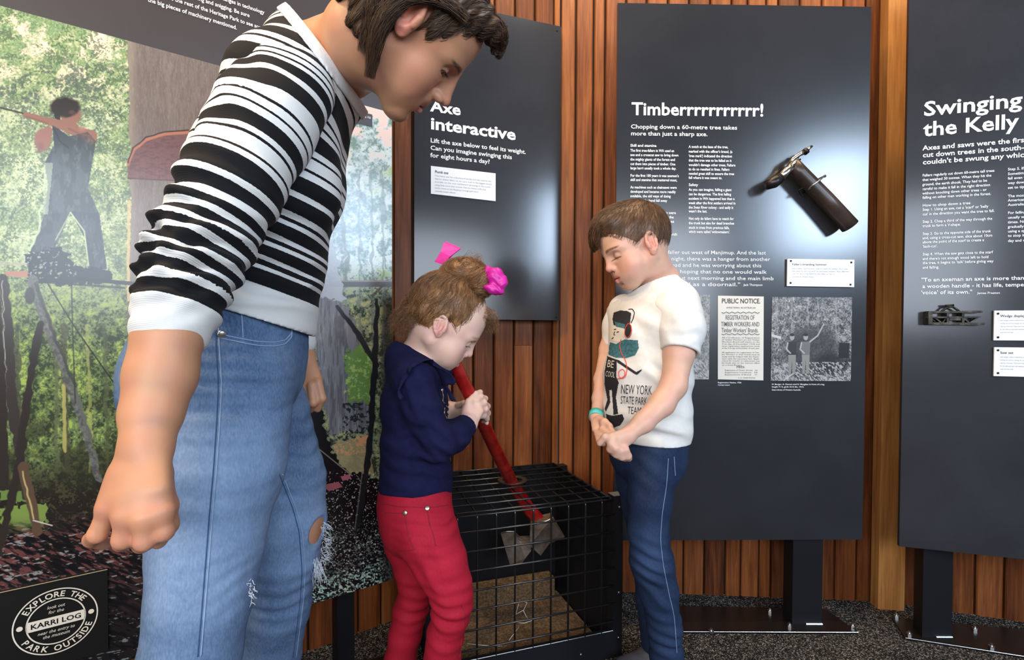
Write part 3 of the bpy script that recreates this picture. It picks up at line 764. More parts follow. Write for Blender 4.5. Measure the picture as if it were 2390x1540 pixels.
    jf = folds([(P(560, 850, .62), (.1, 0, 1), .020, .0018, .10), (P(600, 960, .60), (.15, 0, 1), .035, .0016, .09), (P(500, 1030, .60), (.2, 0, 1), .05, .002, .09), (P(690, 1050, .84), (.3, 0, 1), .03, .0022, .09), (P(590, 1370, .60), (-.2, 0, 1), .022, .0022, .05), (P(680, 1400, .85), (.2, 0, 1), .03, .002, .07)], 8)
    rip = P(765, 1250, .865)
    def post_j(d, p):
        d = jf(d, p)+.0006*(vnoise(p*90, 2)-.5)*2
        q = (p-rip)/np.array([.030, .05, .040]); e = (np.sqrt((q*q).sum(1))-1)*.03
        q2 = (p-P(735, 1360, .85))/np.array([.012, .03, .02]); e2 = (np.sqrt((q2*q2).sum(1))-1)*.012
        return np.maximum(np.maximum(d, -e), -e2)
    JB = Body(pchain([(530, 862, .76, 158, .145), (540, 800, .765, 150, .13), (560, 705, .77, 135, .118)], k=.03)+pchain(nleg, k=.03)+
              [ell(P(440, 905, .70), (.072, .078, .085), k=.05), ell(P(455, 900, .82), (.072, .08, .085), k=.05)], post_j)
    JB2 = Body(pchain(fleg, k=.03), post_j)
    JA = Body(JB.prims+[q for q in pchain(fleg, k=.03)], post_j)
    for q in JA.prims[-len(fleg)+1:]: q.k = .012
    sm = [(508, 700), (511, 800), (517, 900), (512, 1000), (505, 1100), (496, 1200), (488, 1300), (480, 1400), (468, 1540)]
    sm2 = [(658, 1105), (672, 1140), (690, 1185), (705, 1240), (712, 1330), (708, 1400), (690, 1540)]
    body_obj('jeans', JA, .0034, DN, root, 1, attrs={'wear': lambda V: .25*np.exp(-((V-P(560, 1300, .60))**2).sum(1)/.12**2)+.2*np.exp(-((V-P(620, 1050, .60))**2).sum(1)/.15**2)+.25*np.exp(-((V-P(730, 1250, .85))**2).sum(1)/.10**2)-.15*np.exp(-((V-P(560, 800, .62))**2).sum(1)/.08**2)}, lo=(-1.2, .3, .0))
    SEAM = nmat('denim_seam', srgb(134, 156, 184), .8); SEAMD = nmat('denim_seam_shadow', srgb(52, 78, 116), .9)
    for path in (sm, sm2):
        seam(JA, path, .0009, 'side_seam', SEAM, root, 90, .0004); seam(JA, [(x-7, y) for x, y in path], .0009, 'side_seam', SEAMD, root, 90, 0)  # second, darker tube stands in for the shadow beside the seam
    pk = [(512, 779), (560, 790), (600, 797), (640, 799), (665, 794), (680, 778), (682, 755), (672, 742)]
    for off in (0, 9): seam(JA, [(x, y+off) for x, y in pk], .0009, 'pocket_seam', SEAM, root, 80, .0004)
    seam(JA, [(562, 715), (565, 750), (567, 790)], .0009, 'pocket_seam', SEAM, root, 30)
    bp, _, bn = JA.trace([517], [780]); MB().disc(bp[0]-bn[0]*.001, bn[0], .0055, .003, 16, 1).build('rivet', nmat('rivet_metal', (.7, .68, .62), .3, 1), root, True)
    # threads of the rip
    rs = np.random.RandomState(4); TH = nmat('white_thread', (.68, .72, .78), .9); th = []
    for i in range(80):
        a = rs.uniform(-1, 1); y = 1215+rs.uniform(0, 95); x0 = 752+rs.uniform(-4, 14)
        p0 = P(x0, y, .868+rs.uniform(-.012, .01)); ln = rs.uniform(.005, .020)
        p1 = p0+np.array([ln*rs.uniform(.2, 1), rs.uniform(-.004, .004), -ln*rs.uniform(-.1, .9)]); pm = (p0+p1)/2+rs.randn(3)*.003
        th.append([p0, (p0+pm)/2, pm, (pm+p1)/2, p1])
    for i in range(50):
        p0 = P(735+rs.uniform(-3, 16), 1310+rs.uniform(-10, 20), .865); p1 = p0+np.array([rs.uniform(-.004, .012), 0, -rs.uniform(.01, .045)])
        pm = (p0+p1)/2+rs.randn(3)*.003; th.append([p0, (p0+pm)/2, pm, (pm+p1)/2, p1])
    for i in range(22):
        y = 1350+rs.uniform(0, 60); p0 = P(596-.14*(y-1345)+rs.uniform(-10, 3), y, .625+rs.uniform(-.004, .012)); p1 = p0+np.array([rs.uniform(-.003, .007), -.002, -rs.uniform(.001, .006)])
        pm = (p0+p1)/2+rs.randn(3)*.0015; th.append([p0, (p0+pm)/2, pm, (pm+p1)/2, p1])
    strand_mesh('frayed_threads', np.array(th), .00055, TH, root, 3)
    SH = noise_mat('white_shoe', [(.5, .5, .5), (.6, .6, .6)], 30, .6)
    for ft, d in ((P(410, 2150, .70), (.9, .1, 0)), (P(585, 1780, .97), (.9, .2, 0))):
        ft = np.array([ft[0], ft[1], 0.0]); body_obj('shoe', Body(shoe(ft, d, 1.1)), .007, SH, root)
    # ---- hair
    HM = hair_mat('brown_hair', (.020, .010, .006), (.065, .033, .018), (.17, .09, .045))
    def H(x, y, z): return hp((x, y, z))
    hb = [Pr(H(-1.6, 0, 4.0), H(-1.6, 0, 4.0), np.array([10.0, 8.35, 9.6])*.01*s, np.array([10.0, 8.35, 9.6])*.01*s, M[:, :3], 'u', .01),
          Pr(H(9.6, 0, -2.4), H(9.6, 0, -2.4), np.array([8.9, 9.6, 10.0])*.01*s, np.array([8.9, 9.6, 10.0])*.01*s, M[:, :3], 's', .012)]
    for y in (-1, 1):
        hb += [Pr(H(-.2, 8.8*y, 1.8), H(-.2, 8.8*y, 1.8), np.array([2.1, 3.2, 3.3])*.01*s, np.array([2.1, 3.2, 3.3])*.01*s, M[:, :3], 's', .006), Pr(H(2.4, 9.0*y, -2.6), H(2.4, 9.0*y, -2.6), np.array([3.4, 4.0, 4.4])*.01*s, np.array([3.4, 4.0, 4.4])*.01*s, M[:, :3], 's', .008)]
        hb += [seg(H(-4.6, 6.2*y, 0), H(-3.6, 6.6*y, -5.0), (.022, .035), (.010, .022), v=M[:, 0], k=.015)]
        hb += [seg(H(5.5, 4.6*y, 8.6), H(8.8, 3.0*y, 9.3), (.018, .022), (.011, .016), k=.02), seg(H(8.8, 2.6*y, 9.4), H(10.4, 1.4*y, 8.2), .011, .007, k=.012)]
    hb += [seg(H(-8.2, -3, 0), H(-8.2, -3.5, -3.6), .028, .014, k=.02), seg(H(-8.6, 2, 0), H(-8.4, 2, -3.6), .028, .014, k=.02)]
    def post_h(d, p): return d-.0016*np.sin(along(p, [H(-2, 0, 12), H(-2, -.5, -8)])*0+((p-M[:, 3]) @ M[:, 0])*420+6*vnoise(p*18, 1))
    HB = Body(hb, post_h)
    body_obj('hair', HB, .0028, HM, root, 1, attrs={'tone': lambda V: vnoise(V*40, 4)})
    Vh, Fh = HB.mesh(.008)
    def dirf(p):
        h = to_head(p, M, s); par = np.stack([np.zeros(len(h))-.15+.0*h[:, 0], np.sign(h[:, 1]+.6)*.5*np.exp(-np.abs(h[:, 1])/3), -np.ones(len(h))*1.0], 1)
        par[:, 0] += np.where(h[:, 0] > 4, -.9, -.15); par[:, 0] += np.where(h[:, 2] < -1, .3, 0)
        return par @ M[:, :3].T
    roots = HB.snap(samp(Vh, Fh, 9000, lambda c: np.ones(len(c), bool), 1))
    strand_mesh('hair_strands', flow_strands(HB, roots, dirf, 9, .0065, .004, .10, 2), .00030, HM, root, 3)
    lk = []
    lk.append(lock([hp((4.5, -7.2, 6.5)), hp((1.5, -8.3, 6.0)), hp((-2.8, -8.6, 3)), hp((-2.6, -8.4, -3)), hp((1.0, -7.8, -8.6))], [.008, .010, .013, .013, .007], 520, 1, .0015))
    lk.append(lock([hp((-5, -8, 2)), hp((-4.2, -7.8, -2)), hp((-1.6, -7.3, -7.0))], [.014, .014, .008], 480, 2, .002))
    lk.append(lock([hp((-9, -4, 1)), hp((-9.8, -4, -2)), hp((-9.6, -4.5, -4.6))], [.016, .016, .008], 400, 3, .003))
    lk.append(lock([hp((6, -4.6, 9)), hp((8.6, -4.0, 9.8)), hp((10.0, -2.8, 9.4)), hp((10.8, -2.0, 8.3))], [.012, .012, .008, .005], 360, 4, .0015))
    lk.append(lock([hp((6, 3.6, 9)), hp((9.2, 3.0, 9.6)), hp((10.8, 1.0, 9.0)), hp((11.3, -.2, 7.6))], [.012, .012, .008, .004], 360, 5, .0015))
    lk.append(lock([hp((-8, 0, 1)), hp((-10.6, -2, -2.5)), hp((-12.5, -2, -3.5))], [.018, .016, .008], 160, 6, .004))
    strand_mesh('hair_lock', np.concatenate(lk), .00032, HM, root, 5)
    return root
def tpath(body, path, r, name, mat, parent, n=50, off=.0008, y0=.4):
    return seam(body, path, r, name, mat, parent, n, off, y0)
def girl():
    root = empty('person', (P(965, 1000, 1.05)[0], 1.05, 0))
    tag(root, 'small girl in navy top and red trousers with pink hair bow holding red axe handle', 'person')
    s = .886; M = np.array([[0.8604, -0.1412, 0.4897, -0.1442*1.03], [0.1931, 0.9795, -0.0568, 1.03], [-0.4716, 0.1434, 0.8701, .93+.0109*1.03]])
    ear_ = M[:, :3] @ np.array([-.009, 0, 0])+M[:, 3]; M[:, :3] = M[:, :3] @ rotm('Y', 4); M[:, 3] = ear_-M[:, :3] @ np.array([-.009, 0, 0])
    hp = lambda q: M[:, :3] @ (np.array(q)*.01*s)+M[:, 3]
    torso = [(972, 868, 1.05, 46, .075), (968, 935, 1.05, 70, .086), (970, 1040, 1.04, 72, .086), (972, 1120, 1.04, 76, .088), (972, 1170, 1.04, 78, .088)]
    arm = [(966, 890, .975, 42, .036), (985, 950, .965, 42, .036), (1024, 1036, .965, 36, .031), (1060, 1020, 1.01, 33, .028), (1094, 987, 1.06, 27, .021)]
    farm = [(985, 890, 1.13, 36, .032), (1000, 960, 1.15, 34, .03), (1025, 1000, 1.16, 30, .026), (1048, 955, 1.165, 22, .019)]
    nl = [(985, 1190, 1.0, 70, .065), (1000, 1250, .99, 68, .066), (1028, 1310, .985, 60, .06), (1050, 1365, .98, 49, .052), (1056, 1405, .975, 45, .048), (1050, 1441, .975, 41, .045), (1038, 1488, .98, 41, .043), (1032, 1540, .985, 41, .042), (1015, 1780, 1.0, 36, .034)]
    fl_ = [(950, 1190, 1.08, 66, .062), (958, 1260, 1.09, 58, .06), (968, 1325, 1.09, 44, .052), (972, 1372, 1.09, 38, .045), (958, 1425, 1.09, 38, .042), (946, 1480, 1.09, 36, .04), (934, 1540, 1.09, 35, .038), (915, 1690, 1.10, 32, .033)]
    body = xf(head_prims(1)+ear_prims(1, .86, 14, 1.2)+ear_prims(-1, .86, 14, 1.2), M, s)
    body += chain([P(972, 858, 1.05), P(988, 822, 1.045), hp((-1.8, 0, -3))], [.043, .036, .040], k=.025)
    body += pchain(torso, inset=.008)+pchain(arm, inset=.006)+pchain(farm, inset=.006)+pchain(nl, inset=.008)+pchain(fl_, inset=.008)
    body += [seg(P(950, 840, 1.04), P(972, 870, .985), .022, .026, k=.03), seg(P(960, 840, 1.06), P(985, 870, 1.12), .022, .026, k=.03)]
    # near hand closed round the handle
    Wn = P(1094, 987, 1.06); body += [seg(Wn, P(1104, 955, 1.092), (.019, .014), (.025, .013), k=.01)]
    for a, b, c, d in (((1112, 934, 1.095), (1121, 926, 1.108), (1132, 930, 1.135), (1122, 940, 1.152)), ((1116, 946, 1.096), (1129, 940, 1.112), (1138, 948, 1.140), (1126, 956, 1.157)),
                       ((1117, 958, 1.098), (1132, 955, 1.115), (1139, 964, 1.142), (1128, 970, 1.160)), ((1114, 970, 1.10), (1128, 969, 1.118), (1136, 977, 1.142), (1126, 982, 1.160))):
        body += finger([P(*a), P(*b), P(*c), P(*d)], .0085, k=.003, kr=.007)
    body += finger([P(1092, 966, 1.08), P(1094, 938, 1.085), P(1110, 920, 1.102), P(1121, 915, 1.12)], .0088, k=.004, kr=.012)
    # far hand just behind it
    Wf = P(1048, 955, 1.165); body += [seg(Wf, P(1082, 958, 1.165), (.017, .013), (.021, .013), k=.01), seg(P(1030, 975, 1.162), Wf, .019, .017, k=.01)]
    for i in range(4):
        y = 944+i*9; body += finger([P(1086, y, 1.17), P(1106, y+8, 1.20), P(1132, y+14, 1.195), P(1136, y+16, 1.165)], .0078, k=.003)
    body += finger([P(1070, 945, 1.15), P(1084, 941, 1.135), P(1096, 950, 1.13)], .008, k=.004)
    B = Body(body)
    scol = lambda V: face_color(V, M, s, (.68, .44, .35), (.66, .26, .21), (.58, .24, .22), (.42, .26, .18), 1, browz=1.9)
    skin_obj(B, .0030, near([(M[:, 3]+M[:, 0]*.02-M[:, 2]*.01, .105), (P(1108, 950, 1.11), .05)]), root, scol, lo=(-.6, .8, .12))
    eye_parts(B, M, s, root)
    NV = noise_mat('navy_jersey', [(.006, .0065, .030), (.009, .010, .044)], 60, .9, bump=.15, spec=.15)
    ft = folds([(P(1000, 1060, .97), (.3, 0, 1), .035, .0035, .09), (P(930, 1010, .97), (-.6, 0, 1), .045, .003, .07), (P(1040, 1040, .95), (.5, 0, .6), .022, .0022, .05), (P(970, 930, .95), (.8, 0, .4), .03, .002, .05)], 3)
    ca = P(1056, 1166, 1.04); cb = P(873, 1153, 1.0); hn = unit(np.cross(ca-cb, P(965, 1158, 1.13)-P(965, 1166, .95))); hn = hn if hn[2] > 0 else -hn
    nc0 = P(925, 797, 1.05); nc1 = P(1046, 853, 1.05); nn = unit(np.cross(nc1-nc0, ray(985, 825)+np.array([.0, 0, -.08]))); nn = nn if nn[2] > 0 else -nn
    wr = unit(P(1094, 987, 1.06)-P(1060, 1020, 1.01)); wp = P(1090, 990, 1.056); wf = P(1040, 965, 1.163); wfn = unit(P(1082, 958, 1.165)-P(1030, 975, 1.162))
    def post(d, p):
        d = ft(d, p); v = (p-ca) @ hn; d = np.maximum(d, -v); inn = np.maximum(d+.008, v-.01)
        v2 = (p-nc0) @ nn; near_n = (p[:, 2] > P(985, 880, 1.05)[2]); d = np.where(near_n, np.maximum(d, v2), d)
        v3 = (p-wp) @ wr; m = ((p-wp)**2).sum(1) < .05**2; d = np.where(m, np.maximum(d, v3), d)
        v4 = (p-wf) @ wfn; m = ((p-wf)**2).sum(1) < .045**2; d = np.where(m, np.maximum(d, v4), d)
        return d
    TP = Body(pchain(torso, k=.03)+pchain(arm, k=.02)+pchain(farm, k=.02)+[seg(P(945, 830, 1.05), P(1010, 860, 1.05), (.040, .058), (.044, .055), k=.03), seg(P(955, 862, 1.04), P(966, 880, .98), .042, .036, k=.03), seg(P(965, 862, 1.06), P(985, 880, 1.12), .038, .034, k=.03)], post)
    body_obj('top', TP, .0032, NV, root, 1)
    # lower band of the top
    BD = Body(pchain([(972, 1122, 1.04, 79, .0905), (972, 1175, 1.04, 80, .091)]), lambda d, p: np.maximum(np.maximum(d, -((p-ca) @ hn)-.0), (p-ca) @ hn-.042))
    body_obj('waist_band', BD, .0036, noise_mat('navy_rib', [(.005, .006, .016), (.008, .009, .022)], 90, .85, bump=.2), root, 1)
    # ruffle round the sleeve head
    rp = [(1047, 898, 1.0), (1038, 876, .985), (1018, 858, .975), (995, 848, .965), (972, 852, .955), (955, 868, .95), (948, 890, .95), (950, 912, .952)]
    g = np.array([P(*q) for q in rp]); t = np.linspace(0, 1, 70); gp = np.stack([np.interp(t, np.linspace(0, 1, len(g)), g[:, i]) for i in range(3)], 1)
    for _ in range(6): gp[1:-1] = (gp[:-2]+2*gp[1:-1]+gp[2:])/4
    gp = TP.snap(gp, .001); nr = TP.nrm(gp); ctr = P(1010, 935, .99); V = []; m = 8
    for j in range(m):
        u = j/(m-1); wv = np.sin(t*math.pi*9+1.2*np.sin(t*9))[:, None]
        out = nr*(.003+.032*u**.7+.015*u*wv)+(ctr-gp)/np.linalg.norm(ctr-gp, axis=1)[:, None]*(.026*u+.008*u*wv)
        q = gp+out; dd = TP.d(q); q = q+TP.nrm(q)*np.maximum(.003+.004*u-dd, 0)[:, None]; V.append(q)
    V = np.concatenate(V); n = len(t); Fq = np.array([(j*n+i, j*n+i+1, (j+1)*n+i+1, (j+1)*n+i) for j in range(m-1) for i in range(n-1)])
    o = obj('ruffle', np_mesh('ruffle', V, Fq, NV, True), root); md = o.modifiers.new('s', 'SOLIDIFY'); md.thickness = .0015
    GD = nmat('gold_print', (.62, .50, .30), .35, .8); SL = nmat('silver_bead', (.8, .8, .8), .2, 1)
    for path in ([(1031, 912), (1034, 925), (1032, 935), (1037, 942)], [(1040, 946), (1047, 955), (1042, 962), (1049, 972)], [(1037, 950), (1036, 965), (1043, 978)], [(1048, 940), (1044, 950), (1050, 960)]):
        tpath(TP, path, .0009, 'gold_motif', GD, root, 24, .001, .6)
    p, _, nn_ = TP.trace([1030], [910]); 
    b = MB(); b.disc(p[0], nn_[0], .004, .003, 12, 1); b.build('bead', SL, root, True)
    # trousers
    RD = denim('red_denim', (.30, .004, .016), (.54, .016, .045))
    fj = folds([(P(1050, 1430, .94), (.2, 0, 1), .026, .0035, .05), (P(985, 1420, 1.05), (.1, 0, 1), .03, .003, .06), (P(1000, 1210, .95), (.1, 0, 1), .02, .0012, .07), (P(1010, 1330, .95), (.8, 0, .5), .04, .0025, .06), (P(1030, 1500, .95), (.3, 0, 1), .04, .0022, .06), (P(1040, 1240, .96), (0, 0, 1), .03, .0018, .04)], 6)
    TR = Body(pchain([(970, 1110, 1.04, 72, .083), (970, 1150, 1.04, 77, .088), (968, 1180, 1.04, 79, .089), (966, 1220, 1.04, 76, .088)])+pchain(nl, k=.014)+pchain(fl_, k=.014), fj)
    cut = P(966, 1118, 1.04)
    old = TR.post; TR.post = lambda d, p: np.maximum(old(d, p), p[:, 2]-cut[2])
    body_obj('trousers', TR, .0036, RD, root, 1, attrs={'wear': lambda V: .2*np.exp(-((V-P(1070, 1330, .93))**2).sum(1)/.07**2)+.0*V[:, 0]}, lo=(-.6, .8, .10))
    SD = nmat('red_seam', (.24, .004, .016), .8)
    for path in ([(997, 1192), (1003, 1225), (1012, 1250), (1017, 1275)], [(945, 1200), (951, 1232), (958, 1262), (969, 1282)], [(969, 1282), (950, 1285), (930, 1287)], [(878, 1172), (930, 1182), (1000, 1185), (1048, 1178)], [(895, 1196), (945, 1198)], [(1075, 1410), (1084, 1430), (1080, 1470), (1072, 1540)]):
        tpath(TR, path, .0009, 'seam', SD, root, 40, .0003, .6)
    p, _, n_ = TR.trace([997, 946], [1186, 1197])
    for a, c in zip(p, n_): b = MB(); b.disc(a, c, .0048, .002, 14, 1); b.build('button', nmat('rivet', (.7, .6, .45), .3, 1), root, True)
    PK = noise_mat('pink_shoe', [(.5, .1, .2), (.55, .12, .25)], 40, .6)
    for q in (P(1015, 1800, 1.0), P(915, 1710, 1.10)): body_obj('shoe', Body(shoe((q[0], q[1], 0), (.95, .1, 0), .72)), .007, PK, root)
    # hair
    HM = hair_mat('light_brown_hair', (.075, .030, .010), (.21, .095, .034), (.42, .22, .095))
    A = lambda c, r, op='u', k=.012: Pr(hp(c), hp(c), np.array(r)*.01*s, np.array(r)*.01*s, M[:, :3], op, k)
    hb = [A((-1.4, 0, 3.9), (9.5, 7.8, 9.0)), A((9.8, 0, -3.2), (7.2, 8.6, 8.9), 's')]+[A((.2, 8.4*y, -1.4), (3.2, 3.0, 4.2), 's', .006) for y in (-1, 1)]+[A((-7, 0, -9), (9, 9, 7.0), 's')]
    HB = Body(hb); body_obj('hair', HB, .0032, HM, root, 1, attrs={'tone': lambda V: vnoise(V*50, 4)})
    Vh, Fh = HB.mesh(.008); bun = P(1082, 640, 1.03); bun2 = P(1122, 658, 1.01)
    def dirf(p): 
        d = bun-p; d /= np.linalg.norm(d, axis=1)[:, None]; return d+.5*np.stack([np.sin(p[:, 2]*160), np.sin(p[:, 0]*170), np.sin(p[:, 1]*150)], 1)*.6
    roots = HB.snap(samp(Vh, Fh, 3600, lambda c: np.ones(len(c), bool), 1))
    strand_mesh('hair_strands', flow_strands(HB, roots, dirf, 8, .006, .004, .22, 2), .00040, HM, root, 3)
    bb = Body([ell(bun, (.050, .042, .034), None, k=.01), ell(bun2, (.030, .032, .032), None, k=.01), ell(P(1060, 660, 1.03), (.032, .03, .028), k=.015)])
    body_obj('hair_bun', bb, .004, HM, root, 1, attrs={'tone': lambda V: vnoise(V*60, 5)})
    Vb, Fb = bb.mesh(.008); rt = bb.snap(samp(Vb, Fb, 1500, lambda c: np.ones(len(c), bool), 2))
    cz = P(1100, 645, 1.0)
    def df2(p): r = p-bun; return np.cross(r, unit((.35, -.8, .5)))*20+.3*np.stack([np.sin(p[:, 2]*130), np.sin(p[:, 0]*140), np.sin(p[:, 1]*120)], 1)
    strand_mesh('bun_strands', flow_strands(bb, rt, df2, 12, .006, .005, .25, 4), .00045, HM, root, 4)
    lk = [lock([hp((-7, -5, 1)), hp((-7.8, -4, -2)), hp((-8.6, -3, -7.0))], [.018, .022, .020], 260, 1, .005, 18), lock([hp((-8, 2, 4)), hp((-9.6, 0, 0)), hp((-9.8, 0, -6))], [.018, .020, .016], 190, 2, .005, 18),
          lock([hp((6, -3, 8.0)), hp((8.6, -2, 8.2)), hp((10.4, -1, 5.6))], [.016, .018, .015], 110, 3, .005, 16), lock([hp((6, 2, 8)), hp((9.0, 1, 8.0)), hp((10.7, 1, 5.0))], [.016, .018, .015], 110, 4, .005, 16),
          lock([bun, P(1105, 600, 1.02), P(1120, 620, 1.0)], [.03, .02, .01], 60, 6, .006, 14)]
    for i, L in enumerate(lk): strand_mesh('hair_curls', L, .00024, HM, root, 10+i)
    BW = noise_mat('pink_ribbon', [(.60, .02, .26), (.72, .04, .34)], 30, .55)
    mb = MB(); q = [P(1014, 611, 1.05), P(1036, 566, 1.06), P(1072, 582, 1.05), P(1034, 618, 1.04)]; th = np.array([0.004, .010, .004])
    q = [np.array(x) for x in q]; m1 = (q[0]+q[1])/2+np.array([.004, -.006, 0]); m2 = (q[2]+q[3])/2+np.array([0, -.012, 0])
    mb.add([q[0], q[1], m1, m2, q[2], q[3], q[0]+th, q[1]+th, m1+th, m2+th, q[2]+th, q[3]+th], [(0, 5, 3, 2), (2, 3, 4, 1), (6, 8, 9, 11), (8, 7, 10, 9), (0, 2, 8, 6), (2, 1, 7, 8), (0, 6, 11, 5), (1, 4, 10, 7)])
    bowp = empty('bow', P(1100, 620, 1.04), root)
    mb.build('ribbon_loop', BW, bowp); BW = noise_mat('magenta_ribbon', [(.42, .008, .22), (.60, .012, .32)], 30, .45)
    rb = Body([ell(P(1158, 650, .99), (.019, .020, .024), rotm('Y', -20), k=.006), ell(P(1152, 676, .985), (.022, .018, .010), rotm('Y', 15), k=.004), ell(P(1172, 664, .985), (.010, .016, .018), rotm('Y', 25), k=.004), ell(P(1140, 640, 1.0), (.014, .016, .018), k=.004)],
              lambda d, p: d-.0010*np.sin(((p-P(1155, 660, .99)) @ unit((.4, 0, 1)))*420+2*np.sin(p[:, 0]*200)))
    body_obj('ribbon_loop', rb, .002, BW, bowp, 1)
    return root
def boy():
    root = empty('person', (P(1540, 1000, 1.18)[0], 1.18, 0))
    tag(root, 'boy in white printed t-shirt and dark blue jeans looking down at the cage', 'person')
    s = .92; M = np.array([[-0.9212, 0.1475, -0.3599, 0.3085], [-0.1648, -0.9862, 0.0176, 1.2002], [-0.3523, 0.0755, 0.9328, 1.1339]])
    hp = lambda q: M[:, :3] @ (np.array(q)*.01*s)+M[:, 3]; V2 = (.65, -.76, 0)
    torso = [(1540, 705, 1.21, 60, .100), (1524, 775, 1.20, 76, .112), (1508, 880, 1.19, 74, .110), (1506, 970, 1.19, 76, .112), (1508, 1050, 1.19, 78, .113)]
    arm = [(1590, 750, 1.115, 38), (1584, 825, 1.085, 34), (1572, 900, 1.065, 29), (1545, 942, 1.045, 28), (1502, 985, 1.02, 23), (1466, 1014, 1.0, 18)]
    farm = [(1450, 735, 1.30, 36), (1420, 815, 1.30, 20), (1402, 885, 1.28, 15), (1397, 930, 1.24, 14), (1391, 972, 1.18, 13)]
    nl = [(1525, 1050, 1.16, 60, .070), (1522, 1110, 1.15, 52, .062), (1516, 1165, 1.14, 48, .057), (1513, 1240, 1.14, 44, .051), (1521, 1310, 1.14, 49, .054), (1536, 1375, 1.14, 44, .047), (1550, 1456, 1.15, 38, .042), (1556, 1532, 1.16, 37, .040), (1556, 1640, 1.18, 33, .034)]
    fl_ = [(1490, 1060, 1.26, 58, .06), (1486, 1120, 1.27, 46, .055), (1496, 1180, 1.28, 42, .052), (1512, 1300, 1.29, 36, .044), (1520, 1400, 1.30, 34, .04), (1535, 1560, 1.32, 31, .034)]
    body = xf(head_prims(1)+ear_prims(1, 1.0, 4, .4)+ear_prims(-1, 1.0, 4, .4), M, s)
    body += chain([P(1558, 705, 1.22), P(1545, 655, 1.225), hp((-2.0, 0, -5.0)), hp((-2, 0, -1))], [.048, .040, .043, .048], k=.02)
    body += pchain(torso, v=V2, inset=.010)+pchain(arm, k=.012)+pchain(farm, k=.012)+pchain(nl, inset=.008)+pchain(fl_, inset=.008)
    Wn = P(1466, 1016, .995); body += [seg(Wn, P(1436, 1034, .985), (.018, .014), (.024, .012), v=(.3, 1, .3), k=.01)]
    for j in ([(1428, 1022, .98), (1412, 1020, .985), (1400, 1034, .99)], [(1426, 1036, .975), (1424, 1048, .98), (1432, 1058, 1.0)], [(1437, 1046, .972), (1438, 1060, .98), (1444, 1066, 1.0)], [(1449, 1052, .975), (1452, 1066, .98), (1458, 1070, 1.0)], [(1460, 1050, .98), (1466, 1064, .985), (1468, 1070, 1.0)]):
        body += finger([P(*q) for q in j], .0082, k=.003, kr=.008)
    Wf = P(1391, 972, 1.18); body += [seg(Wf, P(1403, 1000, 1.13), (.015, .012), (.022, .011), k=.01)]
    for j in ([(1408, 990, 1.12), (1424, 1000, 1.10), (1434, 1012, 1.08)], [(1406, 1002, 1.11), (1420, 1014, 1.09), (1430, 1022, 1.06)], [(1400, 1010, 1.115), (1408, 1024, 1.09), (1420, 1030, 1.06)], [(1394, 1012, 1.12), (1398, 1028, 1.10), (1408, 1036, 1.07)]):
        body += finger([P(*q) for q in j], .0075, k=.003, kr=.007)
    body += finger([P(1398, 978, 1.15), P(1412, 984, 1.12), P(1424, 994, 1.10)], .008, k=.004, kr=.01)
    B = Body(body)
    scol = lambda V: face_color(V, M, s, (.62, .36, .26), (.60, .20, .14), (.55, .20, .17), (.12, .06, .035), 1, browz=1.8)
    skin_obj(B, .0032, near([(M[:, 3]+M[:, 0]*.03-M[:, 2]*.02, .11), (P(1440, 1035, .985), .05), (P(1405, 1005, 1.12), .04)]), root, scol, lo=(.05, .85, .15))
    eye_parts(B, M, s, root)
    TE = noise_mat('white_jersey', [(.64, .62, .58), (.70, .68, .64)], 80, .85, bump=.1)
    PT = denim('dark_denim', (.005, .011, .034), (.030, .058, .13))
    ft = folds([(P(1550, 1000, 1.08), (.3, 0, 1), .055, .0045, .09), (P(1500, 820, 1.08), (.9, 0, .3), .05, .003, .08), (P(1575, 860, 1.10), (.6, 0, 1), .05, .004, .07), (P(1480, 730, 1.12), (.5, 0, .8), .045, .003, .06), (P(1600, 800, 1.06), (0, 0, 1), .03, .0015, .04)], 4)
    hz = P(1520, 1045, 1.09)[2]; c0 = P(1481, 676, 1.20); c1 = P(1575, 646, 1.20)
    nn = unit(np.cross(c1-c0, ray(1530, 670)+np.array([0, 0, -.22]))); nn = nn if nn[2] > 0 else -nn
    ea = P(1587, 819, 1.078); en = unit(P(1588, 825, 1.075)-P(1600, 745, 1.105)); fa = P(1416, 806, 1.30); fn = unit(P(1412, 815, 1.30)-P(1442, 730, 1.30))
    def shell(d, v, th=.008, dep=.012): return np.maximum(np.maximum(d, v), -np.maximum(d+th, -v-dep))
    def post_t(d, p): d = ft(d, p); d = shell(d, -(p[:, 2]-hz)); return shell(d, (p-c0) @ nn, .007, .008)
    TB = Body(pchain(torso, v=V2, k=.03)+[seg(P(1545, 692, 1.22), P(1590, 738, 1.12), (.040, .040), (.046, .046), k=.04), seg(P(1510, 690, 1.24), P(1456, 728, 1.29), .042, .044, k=.04), seg(P(1528, 690, 1.21), P(1528, 650, 1.21), (.052, .06), (.048, .052), v=V2, k=.02)], post_t)
    body_obj('shirt', TB, .0032, TE, root, 1)
    NS = Body(chain([P(1570, 725, 1.14), P(1592, 765, 1.105), P(1586, 840, 1.08)], [.050, .048, .042], k=.02), lambda d, p: shell(ft(d, p), (p-ea) @ en))
    FS = Body(chain([P(1458, 724, 1.29), P(1444, 760, 1.30), P(1425, 830, 1.30)], [.044, .040, .030], k=.02), lambda d, p: shell(d, (p-fa) @ fn))
    body_obj('sleeve', NS, .0032, TE, root, 1); body_obj('sleeve', FS, .0032, TE, root, 1)
    fj = folds([(P(1515, 1320, 1.09), (.4, 0, 1), .028, .0045, .05), (P(1560, 1500, 1.12), (.2, 0, 1), .03, .0035, .06), (P(1540, 1100, 1.09), (.5, 0, .8), .04, .002, .06), (P(1535, 1400, 1.1), (.6, 0, .7), .035, .003, .05)], 7)
